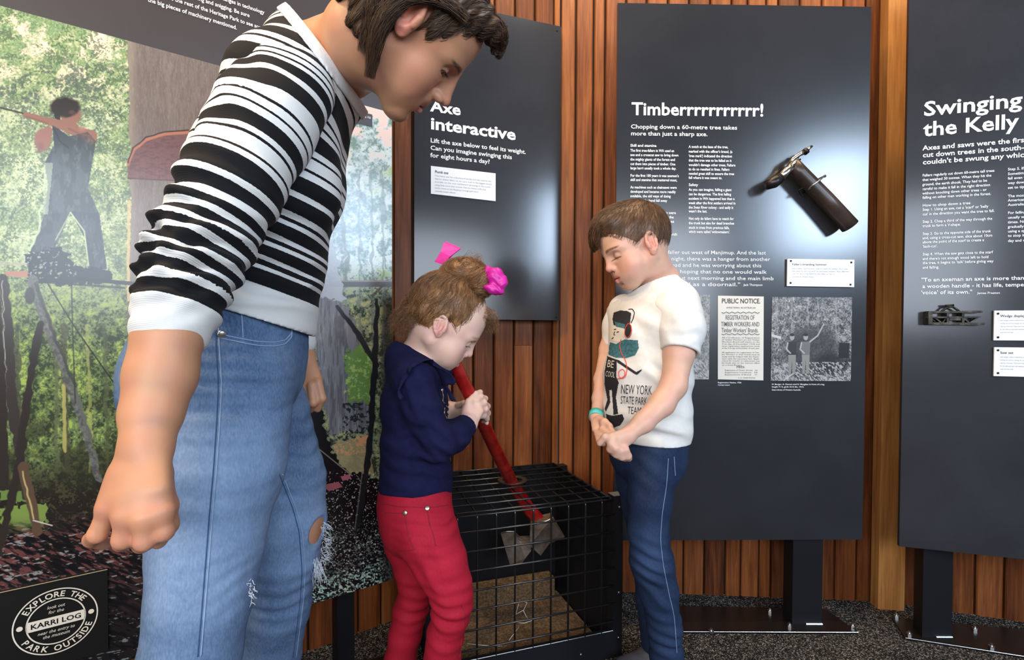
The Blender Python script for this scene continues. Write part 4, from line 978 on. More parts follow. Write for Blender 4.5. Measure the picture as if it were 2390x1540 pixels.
    JB = Body(pchain([(1510, 1035, 1.19, 73, .104), (1510, 1065, 1.19, 71, .102)], v=V2)+pchain(nl, k=.014)+pchain(fl_, k=.014), fj)
    body_obj('jeans', JB, .0038, PT, root, 1, attrs={'wear': lambda V: .45*np.exp(-((V-P(1500, 1300, 1.09))**2).sum(1)/.06**2)+.18*np.exp(-((V-P(1560, 1480, 1.11))**2).sum(1)/.10**2)+.0*V[:, 0]}, lo=(.05, .85, .05))
    SD = nmat('jean_stitch', (.16, .24, .38), .8)
    for path in ([(1560, 1065), (1556, 1130), (1545, 1200), (1541, 1260), (1548, 1320), (1560, 1380), (1574, 1440), (1580, 1530)], [(1573, 1065), (1576, 1110)]):
        tpath(JB, path, .0009, 'side_seam', SD, root, 60, .0004)
    GS = noise_mat('grey_shoe', [(.05, .05, .06), (.08, .08, .09)], 40, .6)
    for q in (P(1556, 1660, 1.18), P(1535, 1580, 1.32)): body_obj('shoe', Body(shoe((q[0], q[1], 0), (-.9, -.35, 0), .85)), .007, GS, root)
    # wrist band
    TQ = nmat('teal_band', (.08, .52, .44), .5); rr = unit(P(1391, 972, 1.18)-P(1396, 930, 1.24)); c = P(1391.5, 970, 1.183); u = unit(np.cross(rr, (0, 1, 0))); v = np.cross(rr, u)
    mb = MB(); n = 28; V = []
    for k in range(n):
        a = 2*math.pi*k/n; e = u*math.cos(a)+v*math.sin(a)
        for h, r in ((-.009, .0182), (.009, .0175), (.009, .0165), (-.009, .0172)): V.append(c+rr*h+e*r)
    mb.add(V, [(4*k+i, 4*k+(i+1) % 4, 4*((k+1) % n)+(i+1) % 4, 4*((k+1) % n)+i) for k in range(n) for i in range(4)]); mb.build('wrist_band', TQ, root, True)
    # shirt print
    z = lambda pts_: [(1340+a/3.347, 640+b/3.347) for a, b in pts_]
    TEAL = noise_mat('teal_print', [(.015, .06, .075), (.06, .20, .23)], 160, .8); REDP = nmat('red_print', (.75, .05, .02), .8); CR = nmat('cream_print', (.68, .62, .50), .8)
    def ellp(cx, cy, rx, ry, rot=0): return [(cx+rx*math.cos(a)*math.cos(rot)-ry*math.sin(a)*math.sin(rot), cy+rx*math.cos(a)*math.sin(rot)+ry*math.sin(a)*math.cos(rot)) for a in np.linspace(0, 6.283, 24, endpoint=False)]
    pr = empty('shirt_print', P(1450, 850, 1.1), root)
    D = lambda poly, m, n_='print_shape', off=.0008: decal(TB, z(poly), m, n_, pr, 1.0, off)
    D([(270, 430), (300, 400), (395, 415), (395, 520), (330, 530), (290, 515)], CR, 'printed_face')
    D([(312, 300), (360, 284), (415, 288), (448, 305), (436, 395), (400, 425), (350, 405), (310, 395), (303, 350)], BLACKP, 'printed_cap', .0012)
    D([(322, 372), (402, 392), (396, 424), (330, 408)], TEAL, 'printed_hair', .0016)
    D([(285, 530), (330, 545), (372, 520), (400, 508), (498, 516), (506, 575), (478, 632), (410, 654), (330, 652), (272, 628), (276, 570)], TEAL, 'printed_beard', .0012)
    D(ellp(425, 438, 27, 58), BLACKP, 'printed_headphone', .0016)
    D([(262, 640), (300, 655), (336, 668), (330, 800), (352, 850), (325, 888), (285, 882), (240, 850), (240, 760)], BLACKP, 'printed_shirt')
    D([(238, 850), (290, 870), (345, 862), (328, 960), (345, 1090), (310, 1098), (300, 960), (296, 900), (276, 905), (284, 1000), (250, 1072), (240, 1050), (262, 980)], BLACKP, 'printed_legs')
    D([(250, 1090), (300, 1105), (378, 1092), (392, 1130), (360, 1180), (300, 1200), (262, 1160)], BLACKP, 'printed_shoes')
    D([(330, 664), (352, 672), (408, 712), (486, 764), (530, 742), (526, 756), (492, 786), (470, 776), (400, 730), (340, 690)], BLACKP, 'printed_arm')
    for path in ([(425, 276), (455, 272), (474, 300), (462, 350), (444, 385)],): tpath(TB, z(path), .0011, 'printed_headband', BLACKP, pr, 40, .001)
    for path in ([(316, 432), (332, 428)], [(336, 452), (354, 448)], [(322, 445), (312, 470), (324, 474)], [(298, 505), (312, 492)]): tpath(TB, z(path), .0010, 'printed_line', BLACKP, pr, 14, .0014)
    for path in ([(410, 500), (398, 470), (402, 420), (425, 384), (446, 400), (452, 440), (440, 480), (415, 500)], [(372, 500), (358, 560), (372, 620), (404, 670), (418, 740), (404, 800), (378, 816), (352, 798), (352, 758), (378, 740), (400, 758), (398, 792), (372, 812), (332, 818)]):
        tpath(TB, z(path), .0009, 'printed_cord', REDP, pr, 90, .0016)
    for t_, x, y, sz, wx, m in (('BE', 258, 724, 82, .62, CR), ('COOL', 246, 796, 62, .42, CR), ('NEW YORK', 366, 930, 104, .44, BLACKP), ('STATE PARK', 364, 1010, 88, .42, BLACKP), ('TEAM', 418, 1090, 84, .5, BLACKP)):
        X, Y = z([(x, y)])[0]; decal_text(TB, t_, X, Y, sz/3.347, m, 'lettering', pr, wx, -.16 if m is CR else -.05, -.0 if m is CR else -.004, off=.0016)
    # hair
    HM = hair_mat('boy_hair', (.035, .016, .007), (.10, .048, .020), (.22, .115, .055))
    A = lambda c, r, op='u', k=.010: Pr(hp(c), hp(c), np.array(r)*.01*s, np.array(r)*.01*s, M[:, :3], op, k)
    hb = [A((-1.0, 0, 4.2), (9.9, 7.9, 9.0)), A((3.8, .3, 9.3), (5.8, 5.0, 3.6), k=.02), A((9.4, 0, -2.6), (7.2, 9.0, 8.8), 's')]+[A((.4, 8.4*y, -2.4), (3.2, 3.0, 4.6), 's', .006) for y in (-1, 1)]+[A((-7, 0, -9.5), (10, 9, 6.6), 's')]
    HB = Body(hb); body_obj('hair', HB, .0032, HM, root, 1, attrs={'tone': lambda V: vnoise(V*50, 4)})
    Vh, Fh = HB.mesh(.008); roots = HB.snap(samp(Vh, Fh, 7000, lambda c: np.ones(len(c), bool), 1))
    def dirf(p):
        h = to_head(p, M, s); q = h-np.array([-6.5, 1.0, 11.5]); q[:, 0] += 1.5; q[:, 2] -= 1.5
        return (q/np.linalg.norm(q, axis=1)[:, None]) @ M[:, :3].T
    strand_mesh('hair_strands', flow_strands(HB, roots, dirf, 6, .0048, .0045, .16, 2), .00032, HM, root, 3)
    lk = [lock([hp((5.5, y0, 10.6)), hp((9.0, y0-.6, 8.8)), hp((10.2, y0-1.6, 5.6)), hp((9.8, y0-2.4, 3.6))], [.012, .012, .008, .004], 220, 30+i, .001) for i, y0 in enumerate((2.5, .5, -1.5))]
    strand_mesh('hair_fringe', np.concatenate(lk), .00034, HM, root, 6)
    return root
# ---------------------------------------------------------------- planes of the room (plan geometry)
class Plane:                             # vertical plane through (x, y) with direction (dx, dy); n points towards the visitors
    def __init__(s, x, y, dx, dy):
        s.o = np.array([x, y, 0.0]); s.e = unit((dx, dy, 0)); s.z = np.array([0, 0, 1.0]); s.n = np.cross(s.e, s.z)
    def at(s, px, py, off=0.0):          # where the sight line towards (px, py) meets the plane
        d = ray(px, py); c = np.array([0, 0, EYE]); t = ((s.o+s.n*off-c) @ s.n)/(d @ s.n); return c+d*t
    def u(s, p): return (p-s.o) @ s.e
MURAL = Plane(-.306, 1.225, .819, .574)
AXEP = Plane(-.3195, 1.535, .953, .304)
TIMB = Plane(.315, 1.465, .78, .013)
SWNG = Plane(1.167, 1.432, .964, -.266)
# ---------------------------------------------------------------- materials of the room
def wood_mat(name, c0, c1, c2, rough=.38):
    m = nmat(name, c1, rough, spec=.22); g = NT(m); tc = g.n('ShaderNodeTexCoord'); oi = g.n('ShaderNodeObjectInfo')
    ad = g.n('ShaderNodeVectorMath', {0: (tc, 'Object')}, operation='ADD'); cb = g.n('ShaderNodeCombineXYZ')
    rm = g.n('ShaderNodeMath', {0: (oi, 'Random'), 1: 37.0}, operation='MULTIPLY')
    for k in range(3): g.t.links.new(rm.outputs[0], cb.inputs[k])
    g.t.links.new(cb.outputs[0], ad.inputs[1])
    mp = g.n('ShaderNodeMapping', {'Vector': ad, 'Scale': (1, 1, .045)})
    n1 = g.n('ShaderNodeTexNoise', {'Vector': mp, 'Scale': 95.0, 'Detail': 8.0, 'Roughness': .65, 'Distortion': .6})
    mp2 = g.n('ShaderNodeMapping', {'Vector': ad, 'Scale': (1, 1, .16)})
    n2 = g.n('ShaderNodeTexNoise', {'Vector': mp2, 'Scale': 9.0, 'Detail': 3.0, 'Distortion': 1.5})
    a = g.n('ShaderNodeMath', {0: n1, 1: .5}, operation='MULTIPLY'); b = g.n('ShaderNodeMath', {0: n2, 1: .35}, operation='MULTIPLY')
    c = g.n('ShaderNodeMath', {0: (oi, 'Random'), 1: .26}, operation='MULTIPLY')
    d = g.n('ShaderNodeMath', {0: a, 1: b}, operation='ADD'); e = g.n('ShaderNodeMath', {0: d, 1: c}, operation='ADD')
    r = g.ramp(e, [(.32, c0), (.52, c1), (.74, c2)]); g.link(r, 'Base Color'); g.bump(n1, .25, .0012); return m
WOOD = wood_mat('red_jarrah', (.034, .009, .003), (.155, .044, .012), (.34, .118, .034), .45)
WOODP = wood_mat('pale_jarrah', (.07, .019, .006), (.24, .085, .022), (.48, .22, .065))
WOODB = nmat('dark_gap', (.012, .006, .004), .9)
BLK = nmat('black_steel', (.008, .008, .010), .5, spec=.25)
BLKS = nmat('black_sheet', (.006, .007, .010), .55, spec=.25)
STEEL = nmat('steel_bolt', (.55, .55, .55), .3, 1.0)
WHITE = nmat('white_ink', (.80, .80, .80), .6); GREY = nmat('grey_ink', (.33, .33, .35), .8); DARKI = nmat('dark_ink', (.03, .03, .035), .8); TAN = nmat('pale_ink', (.70, .66, .58), .6)
def board_mat(name, col, rough=.40, sp=.95):
    m = nmat(name, col, rough, spec=sp); g = NT(m); tc = g.n('ShaderNodeTexCoord')
    n1 = g.n('ShaderNodeTexNoise', {'Vector': (tc, 'Object'), 'Scale': 5.0, 'Detail': 5.0}); n2 = g.n('ShaderNodeTexNoise', {'Vector': (tc, 'Object'), 'Scale': 260.0, 'Detail': 2.0})
    a = g.n('ShaderNodeMath', {0: n1, 1: .8}, operation='MULTIPLY'); b = g.n('ShaderNodeMath', {0: n2, 1: .2}, operation='MULTIPLY'); c = g.n('ShaderNodeMath', {0: a, 1: b}, operation='ADD')
    r = g.ramp(c, [(.3, tuple(x*.82 for x in col)), (.7, tuple(x*1.18 for x in col))]); g.link(r, 'Base Color')
    g.bump(n2, .02, .0004); return m
SLATE = board_mat('charcoal_panel', (.019, .020, .024), .21, .85); BROWNB = board_mat('brown_black_panel', (.026, .018, .017), .34); SLATE2 = board_mat('grey_panel', (.028, .029, .034), .17, .55)
PLATE = nmat('base_plate', (.010, .007, .006), .28)
def carpet():
    m = nmat('carpet', (.03, .03, .03), .95, spec=.1); g = NT(m); tc = g.n('ShaderNodeTexCoord')
    v = g.n('ShaderNodeTexVoronoi', {'Vector': (tc, 'Object'), 'Scale': 330.0}); n = g.n('ShaderNodeTexNoise', {'Vector': (tc, 'Object'), 'Scale': 18.0, 'Detail': 3.0})
    sp = g.n('ShaderNodeSeparateColor', {0: (v, 'Color')})
    r = g.ramp(sp, [(0, (.006, .006, .007)), (.45, (.03, .029, .028)), (.75, (.10, .092, .08)), (1, (.42, .38, .33))])
    mx = g.n('ShaderNodeMixRGB', {'Fac': .5, 'Color1': r, 'Color2': n}, blend_type='MULTIPLY'); g.link(mx, 'Base Color'); g.bump(v, .9, .003); return m
CARP = carpet()
# ---------------------------------------------------------------- floor and boarded walls
fl = MB().box((-2.6, -2.2, -.04), (5.6, 0, 0), (0, 5.0, 0), (0, 0, .04)).build('floor', CARP); tag(fl, kind='structure')
plank_cache = {}
def plank_mesh(w_, h, t=.014):
    key = (round(w_, 4), h)
    if key not in plank_cache:
        b = .0035; prof = [(0, 0), (w_, 0), (w_, t-b), (w_-b, t), (b, t), (0, t-b)]
        mb = MB().prism(prof, (0, 0, 0), (1, 0, 0), (0, -1, 0), (0, 0, 1), h)
        # narrow bead beside each board
        plank_cache[key] = np_mesh('plank', mb.V, [f[::-1] for f in mb.F], WOOD)
    return plank_cache[key]
def boarded_wall(name, A, Bp, widths, H=2.9, gap=.006, label=None, mat=None):
    A = np.array([*A, 0.0]); Bp = np.array([*Bp, 0.0]); e = unit(Bp-A); n = np.cross(e, [0, 0, 1.0]); L = np.linalg.norm(Bp-A)
    wl = MB().box(A-n*.014, e*L, -n*.05, (0, 0, H)).build(name, WOODB); tag(wl, label, kind='structure')
    s = .002; i = 0; ang = math.atan2(e[1], e[0])
    while s < L-.012:
        w_ = min(widths[i % len(widths)], L-s-.002); i += 1
        splits = [0, H] if i % 3 else [0, .62+.13*((i*7) % 5), H]
        for a, b in zip(splits[:-1], splits[1:]):
            me = plank_mesh(w_, round(b-a-.001, 3))
            if mat: me = me.copy(); me.materials[0] = mat
            o = bpy.data.objects.new('plank', me); link(o, wl); o.location = A+e*s-n*.014+np.array([0, 0, a]); o.rotation_euler[2] = ang
        s += w_+gap
    return wl
WA0 = (-.429-.819*2.55, 1.477-.574*2.55-.02); WAB = (-.335, 1.552)
boarded_wall('wall_left', WA0, WAB, [.066])
boarded_wall('wall_back_left', WAB, (.168, 1.712), [.066])
boarded_wall('wall_back', (.168, 1.712), (1.262, 1.643), [.048, .056, .034, .066, .066, .066, .066, .066, .066])
boarded_wall('wall_back_right', (1.312, 1.633), (2.4, 1.29), [.070])
# broad smooth corner board between the two right-hand walls
tr = MB().prism([(0, 0), (.080, -.012), (.080, -.045), (0, -.035)], (1.234, 1.632, 0), (1, 0, 0), (0, 1, 0), (0, 0, 1), 2.9); tr.F = [f[::-1] for f in tr.F]
o = tr.build('trim_1', WOODP); tag(o, kind='structure')
# slim reddish board standing at the edge of the photo wall
c0 = AXEP.at(921, 800, -.004); c1 = AXEP.at(958, 800, -.004)
o = MB().box((c0[0], c0[1], 0), (c1[0]-c0[0], c1[1]-c0[1], 0), -AXEP.n*-.012, (0, 0, 2.9)).build('trim_2', WOOD); tag(o, kind='structure')
# ---------------------------------------------------------------- print helpers on a plane
def quad_on(pl, corners, off, t, name, mat, parent):      # flat board given by photo corners TL TR BR BL
    c = [pl.at(x, y) for x, y in corners]; n = pl.n
    mb = MB(); mb.add([p+n*(off-t) for p in c]+[p+n*off for p in c], [(0, 1, 2, 3), (7, 6, 5, 4)]+[(i, 4+i, 4+(i+1) % 4, (i+1) % 4) for i in range(4)])
    return mb.build(name, mat, parent)
def rect_on(pl, x0, x1, z0, z1, off, t, name, mat, parent):   # upright rectangle: photo x of its sides, heights in metres
    a = pl.at(x0, 800); b = pl.at(x1, 800); a[2] = b[2] = 0
    return MB().box(a+np.array([0, 0, z0])+pl.n*(off-t), b-a, (0, 0, z1-z0), pl.n*t).build(name, mat, parent)
def lines_on(pl, rows, cap, name, mat, parent, off=.0016, bold=0.0, ref=None, wx=None, shear=0.0):
    """rows: (text, x0, y0, x1): baseline start and right end in the photo; x1 None -> same scale as the row before"""
    V = []; F = []; k = 0; sc = wx
    for r in rows:
        s_, x0, y0, x1 = r[:4]; a = pl.at(x0, y0); h = np.linalg.norm(pl.at(x0, y0-cap)-a)/.70
        v, f = text_geo(s_, h, bold, res=2, shear=shear)
        if x1 is not None:
            refs = r[4] if len(r) > 4 else None
            wv = text_geo(refs, h, bold, res=1)[0] if refs else v
            b = pl.at(x1, y0-(0 if pl is TIMB else 0)); wd = (b-a) @ pl.e
            sc = wd/max(wv[:, 0].max(), 1e-6)
        W = a+v[:, :1]*sc*pl.e+v[:, 1:]*pl.z+pl.n*off
        V.append(W); F += [tuple(i+k for i in q) for q in f]; k += len(W)
    return obj(name, np_mesh(name, np.concatenate(V), F, mat), parent)
def screws(pl, pts_, r, mat, parent, off, name='screw'):
    for x, y in pts_:
        a = pl.at(x, y)+pl.n*off; MB().disc(a, pl.n, r, .0018, 12, 1).build(name, mat, parent)
# ---------------------------------------------------------------- pictures printed on the panels (computed here)
_lat = np.random.RandomState(11).rand(512, 512).astype(np.float32)
def n2d(x, y, seed=0):
    x = x+seed*37.7; y = y+seed*91.3; ix = np.floor(x).astype(np.int32); iy = np.floor(y).astype(np.int32); fx = x-ix; fy = y-iy
    fx = fx*fx*(3-2*fx); fy = fy*fy*(3-2*fy); a = _lat[iy & 511, ix & 511]; b = _lat[iy & 511, (ix+1) & 511]; c = _lat[(iy+1) & 511, ix & 511]; d = _lat[(iy+1) & 511, (ix+1) & 511]
    return (a*(1-fx)+b*fx)*(1-fy)+(c*(1-fx)+d*fx)*fy
def fbm(x, y, seed=0, o=4):
    r = 0; a = .5; t = 0
    for i in range(o): r = r+a*n2d(x*2**i, y*2**i, seed+i); t += a; a *= .55
    return r/t
class Art:
    def __init__(s, X, Y, base): s.X = X; s.Y = Y; s.c = np.zeros(X.shape+(3,), np.float32)+np.array(base, np.float32)
    def mix(s, m, col):
        m = np.clip(m, 0, 1).astype(np.float32)[..., None]
        s.c = s.c*(1-m)+(np.asarray(col, np.float32) if not isinstance(col, tuple) else np.array(col, np.float32))*m
    def poly(s, p, col, soft=1.5, a=1.0, jit=0, js=8):
        xs = [q[0] for q in p]; ys = [q[1] for q in p]; X = s.X; Y = s.Y
        if jit: X = X+(n2d(X/js, Y/js, 3)-.5)*jit*2; Y = Y+(n2d(X/js, Y/js, 7)-.5)*jit*2
        s.mix(inpoly(X, Y, p)*a, col)
    def line(s, p, wd, col, a=1.0, jit=0):
        X = s.X+((n2d(s.X/14, s.Y/14, 5)-.5)*jit*2 if jit else 0); best = np.full(X.shape, 1e9, np.float32)
        wds = wd if hasattr(wd, '__len__') else [wd]*len(p); ww = np.zeros_like(best)
        for (ax, ay), (bx, by), w0, w1 in zip(p[:-1], p[1:], wds[:-1], wds[1:]):
            dx, dy = bx-ax, by-ay; t = np.clip(((X-ax)*dx+(s.Y-ay)*dy)/(dx*dx+dy*dy), 0, 1); d = np.hypot(X-ax-t*dx, s.Y-ay-t*dy)-(w0+(w1-w0)*t)/2
            best = np.minimum(best, d)
        s.mix(np.clip(.5-best/1.6, 0, 1)*a, col)
    def ell(s, x, y, rx, ry, col, a=1.0, soft=.15, jit=0):
        X = s.X; Y = s.Y
        if jit: X = X+(n2d(X/9, Y/9, 3)-.5)*jit; Y = Y+(n2d(X/9, Y/9, 7)-.5)*jit
        d = np.hypot((X-x)/rx, (Y-y)/ry); s.mix(sstep(1+soft, 1-soft, d)*a, col)
C = lambda r, g, b: (r/255, g/255, b/255)
def paint_mural(X, Y):
    A = Art(X, Y, C(120, 140, 95)); S = lambda a, b, x: sstep(a, b, x)
    nL = fbm(X/70, Y/60, 1); nM = fbm(X/22, Y/20, 2); nS = fbm(X/6, Y/6, 3, 3); nT = n2d(X/2.6, Y/2.6, 4)
    leaf = .45*nM+.35*nS+.2*nT
    # left forest
    A.mix(S(.42, .60, nL*.5+leaf*.5), C(152, 166, 130)); A.mix(S(.50, .66, leaf)*.8, C(178, 186, 146)); A.mix(S(.50, .36, leaf)*.85, C(104, 124, 98)); A.mix(S(.42, .30, leaf)*.7, C(72, 84, 78))
    up = S(300, 80, Y); A.mix(S(.46, .54, nL*.6+nM*.25+fbm(X/8,Y/7,77,2)*.15)*up, C(224, 202, 178)); A.mix(S(.53, .42, nM*.5+nS*.3+nT*.2)*up*.75, C(122, 150, 105))
    A.mix(S(.46, .40, fbm(X/40, Y/22, 9)*.6+nS*.4)*S(120, 170, Y)*S(330, 250, Y)*.7, C(74, 84, 80))
    fine = fbm(X/3.2, Y/3.0, 15, 2); A.mix(S(.60, .72, fine)*.3, C(208, 208, 172)); A.mix(S(.40, .28, fine)*.3, C(62, 76, 60))
    bl = fbm(X/34, Y/26, 19, 3)*.6+fine*.4; A.mix(S(.47, .40, bl)*.65*S(760, 560, Y), C(78, 96, 74))
    lo = S(560, 800, Y); A.mix(lo*.75, C(84, 104, 56)); A.mix(lo*S(.54, .66, leaf), C(150, 170, 80)); A.mix(lo*S(.50, .38, leaf)*.9, C(46, 56, 34))
    A.mix(S(880, 1060, Y)*.7*S(.62, .40, nL), C(40, 40, 28))
    for x, w_, c in ((40, 12, C(60, 62, 50)), (128, 9, C(92, 98, 70)), (205, 8, C(150, 155, 90)), (150, 14, C(70, 70, 52)), (245, 10, C(78, 84, 58))):
        A.line([(x, 760), (x+6, 1100)], w_, c, .7, 5)
    g = S(1040, 1180, Y+40*(nL-.5)); A.mix(g, C(34, 30, 26)); A.mix(g*S(.55, .62, leaf)*.7, C(78, 74, 48))
    A.poly([(0, 1140), (60, 1140), (62, 1175), (0, 1172)], C(96, 122, 60), jit=8); A.poly([(0, 1185), (105, 1178), (112, 1236), (30, 1246), (0, 1240)], C(112, 134, 66), jit=9)
    # litter
    li = S(1215, 1270, Y+.12*X+50*(nL-.5)); A.mix(li, C(26, 22, 24)); st = fbm((X+.9*Y)/26, (Y-.45*X)/6, 21, 3); st2 = fbm((X*.9-.3*Y)/22, (Y+.2*X)/5, 22, 3)
    fade = S(1560, 1330, Y+.25*X)
    A.mix(li*S(.55, .63, st)*fade*.75, C(120, 68, 64)); A.mix(li*S(.64, .70, st2)*fade*.8, C(180, 136, 116)); A.mix(li*S(.66, .70, st2)*.8, C(120, 130, 130)); A.mix(li*S(.46, .38, st), C(14, 13, 16))
    # right-hand forest
    R = S(700, 720, X); A.mix(R, C(150, 170, 172)); A.mix(R*S(.46, .60, nM*.5+leaf*.5), C(190, 208, 212)); A.mix(R*S(.50, .38, leaf), C(104, 132, 120)); A.mix(R*S(.55, .68, nL*.4+leaf*.6), C(150, 178, 120))
    A.mix(R*S(420, 300, Y)*S(.50, .58, nM*.7+nL*.3), C(214, 190, 184)); A.mix(R*S(760, 790, X)*S(880, 840, X)*S(370, 470, Y)*S(640, 560, Y)*.55*S(.6, .4, nS), C(112, 140, 170))
    r2 = R*S(600, 720, Y); A.mix(r2*.8, C(98, 110, 84)); A.mix(r2*S(.52, .62, leaf), C(156, 160, 112)); A.mix(r2*S(.49, .39, leaf), C(50, 56, 46))
    for x in (800, 838, 868, 893): A.line([(x, 400), (x+5, 900)], 7, C(92, 104, 108), .55, 6)
    A.line([(800, 540), (812, 600), (806, 660)], 6, C(92, 100, 96), .7, 4); A.line([(870, 690), (905, 655)], 6, C(70, 66, 60), .8)
    A.line([(775, 662), (915, 662)], 15, C(72, 70, 74), .95, 1); A.line([(776, 656), (915, 656)], 3, C(138, 134, 134), .8)
    A.poly([(735, 560), (775, 555), (792, 640), (806, 700), (770, 716), (735, 700)], C(158, 166, 182), a=.9, jit=5)
    A.poly([(735, 690), (790, 702), (826, 740), (846, 840), (866, 1005), (772, 1012), (748, 900), (735, 800)], C(112, 114, 122), jit=5)
    tk = inpoly(X, Y, [(735, 690), (790, 702), (826, 740), (846, 840), (866, 1005), (772, 1012), (748, 900), (735, 800)])
    A.mix(tk*S(.55, .42, fbm(X/4, Y/40, 31))*.45, C(66, 66, 74)); A.mix(tk*S(.6, .7, fbm(X/4, Y/40, 32))*.45, C(150, 152, 156))
    A.mix(inpoly(X+(nS-.5)*30, Y+(nM-.5)*40, [(806, 820), (850, 800), (872, 860), (868, 935), (812, 940)])*.9, C(98, 134, 66)); A.mix(inpoly(X+(nS-.5)*30, Y, [(806, 830), (868, 820), (868, 930), (812, 930)])*S(.5, .6, leaf), C(142, 172, 98)); A.mix(inpoly(X, Y, [(800, 940), (868, 940), (868, 1030), (800, 1030)])*S(.5, .4, nS), C(40, 46, 48))
    A.poly([(775, 1035), (862, 1015), (866, 1110), (800, 1100)], C(150, 140, 104), a=.85, jit=8); A.mix(inpoly(X, Y, [(775, 1035), (862, 1015), (866, 1060), (790, 1062)])*S(.5, .6, leaf), C(196, 140, 104))
    A.poly([(690, 930), (746, 935), (764, 1030), (800, 1092), (880, 1120), (920, 1130), (920, 1600), (690, 1600)], C(20, 19, 22), jit=7)
    dk = inpoly(X, Y, [(690, 1100), (920, 1100), (920, 1600), (690, 1600)]); sp = fbm((X+.8*Y)/9, (Y-.6*X)/4, 41, 3); sp2 = fbm((X-.9*Y)/9, (Y+.6*X)/4, 42, 3)
    bot = S(1190, 1260, Y); A.mix(dk*bot*S(.62, .68, sp)*.8, C(110, 120, 120)); A.mix(dk*bot*S(.62, .68, sp2)*.7, C(84, 98, 92)); A.mix(dk*bot*S(1340, 1385, Y+.31*(X-720))*S(.52, .6, sp2*.5+nT*.5), C(150, 182, 164)); A.mix(dk*S(.80, .84, nT)*.8, C(200, 196, 190))
    A.poly([(752, 1132), (790, 1124), (800, 1136), (768, 1146)], C(150, 84, 96)); A.poly([(795, 1112), (815, 1106), (820, 1116), (800, 1122)], C(160, 88, 100))
    A.line([(735, 1040), (822, 1110)], 2.5, C(130, 128, 120)); A.line([(788, 716), (836, 780), (880, 852)], [9, 12, 13], C(34, 36, 42), 1, 2)
    A.line([(880, 700), (876, 852), (862, 1050), (846, 1160), (830, 1240)], [8, 15, 14, 12, 9], C(30, 32, 36), 1, 3); A.line([(846, 1100), (828, 1236)], 3, C(110, 118, 118), .7)
    A.mix(S(880, 905, X)*S(660, 720, Y)*.72, C(26, 24, 24))  # dark strip down the right edge: a cast shadow painted into the print
    # the great trunk with its cut
    T = [(297, 20), (640, 20), (640, 1150), (300, 1150), (298, 720), (306, 480)]; tr_ = inpoly(X+(n2d(X/9, Y/30, 2)-.5)*6, Y, T)
    A.mix(tr_, C(108, 99, 94)); v = fbm(X/5, Y/60, 51); v2 = fbm(X/16, Y/90, 52); A.mix(tr_*S(.52, .40, v)*.25, C(96, 86, 80)); A.mix(tr_*S(.55, .66, v2)*.3, C(124, 116, 110)); A.mix(tr_*S(.56, .70, fbm(X/1.6, Y/12, 58))*.3, C(136, 128, 120)); A.mix(tr_*S(.5, .62, fbm(X/2.5, Y/18, 57))*.35, C(92, 80, 74)); A.mix(tr_*S(330, 300, X)*.4, C(160, 150, 132))
    A.mix(tr_*S(520, 900, Y)*.8, C(66, 54, 48)); A.line([(301, 470), (300, 700)], 7, C(190, 166, 112), .85, 2)
    SC_ = [(298, 418), (298, 384), (312, 350), (340, 326), (385, 313), (440, 309), (640, 300), (640, 426)]
    A.poly(SC_, C(104, 76, 76), jit=2); sc_ = inpoly(X, Y, SC_); A.mix(sc_*S(.5, .62, fbm(X/3, Y/30, 61))*.3*S(350, 410, Y), C(146, 92, 82)); A.mix(sc_*S(.5, .4, fbm(X/12, Y/4, 62))*.4, C(76, 56, 60))
    A.line([(298, 384), (312, 350), (340, 326), (385, 313), (440, 309)], 7, C(160, 108, 84), .9, 2); A.line([(298, 380), (311, 346), (339, 321), (385, 308), (440, 304)], 3, C(56, 40, 42), .9, 3); A.line([(298, 416), (420, 422)], 3, C(70, 52, 52), .8)
    # the axeman
    SK = C(128, 92, 78); SL_ = C(74, 84, 88)
    A.ell(165, 268, 24, 26, SK); A.ell(152, 250, 34, 23, C(44, 40, 36), jit=5); A.poly([(122, 245), (145, 240), (140, 285), (128, 275)], C(44, 40, 36))
    A.line([(-30, 244), (60, 266)], 4, C(60, 56, 50)); A.line([(60, 268), (110, 282), (172, 300)], [12, 17, 26], SK); A.ell(100, 326, 20, 26, C(132, 94, 84), jit=3); A.line([(112, 306), (98, 340)], [22, 20], C(132, 94, 84)); A.ell(94, 345, 10, 12, C(112, 78, 70), .6, .5)
    A.poly([(122, 292), (136, 300), (160, 318), (205, 308), (224, 330), (214, 388), (206, 440), (232, 500), (160, 505), (104, 506), (112, 430), (104, 380), (126, 340)], SL_); A.line([(160, 302), (215, 316)], [20, 24], SK); A.ell(212, 322, 14, 16, SK)
    A.poly([(104, 500), (165, 494), (138, 560), (112, 608), (58, 612), (78, 570)], C(70, 78, 82)); A.poly([(165, 494), (232, 498), (250, 628), (206, 632), (200, 560)], C(64, 74, 80))
    man = inpoly(X, Y, [(122, 292), (136, 300), (160, 318), (205, 308), (224, 330), (214, 388), (206, 440), (232, 500), (250, 628), (206, 632), (200, 560), (165, 494), (138, 560), (112, 608), (58, 612), (78, 570), (104, 506), (112, 430), (104, 380), (126, 340)])
    A.mix(man*S(400, 300, Y)*.6, C(50, 52, 56)); A.mix(man*S(.56, .44, fbm(X/14, Y/30, 81))*.35, C(46, 52, 56)); A.mix(man*S(.58, .68, fbm(X/9, Y/20, 82))*.3, C(112, 122, 122)); A.mix(S(172, 160, X)*inpoly(X, Y, [(104, 380), (124, 380), (112, 500), (100, 500)])*.5, C(170, 182, 160))
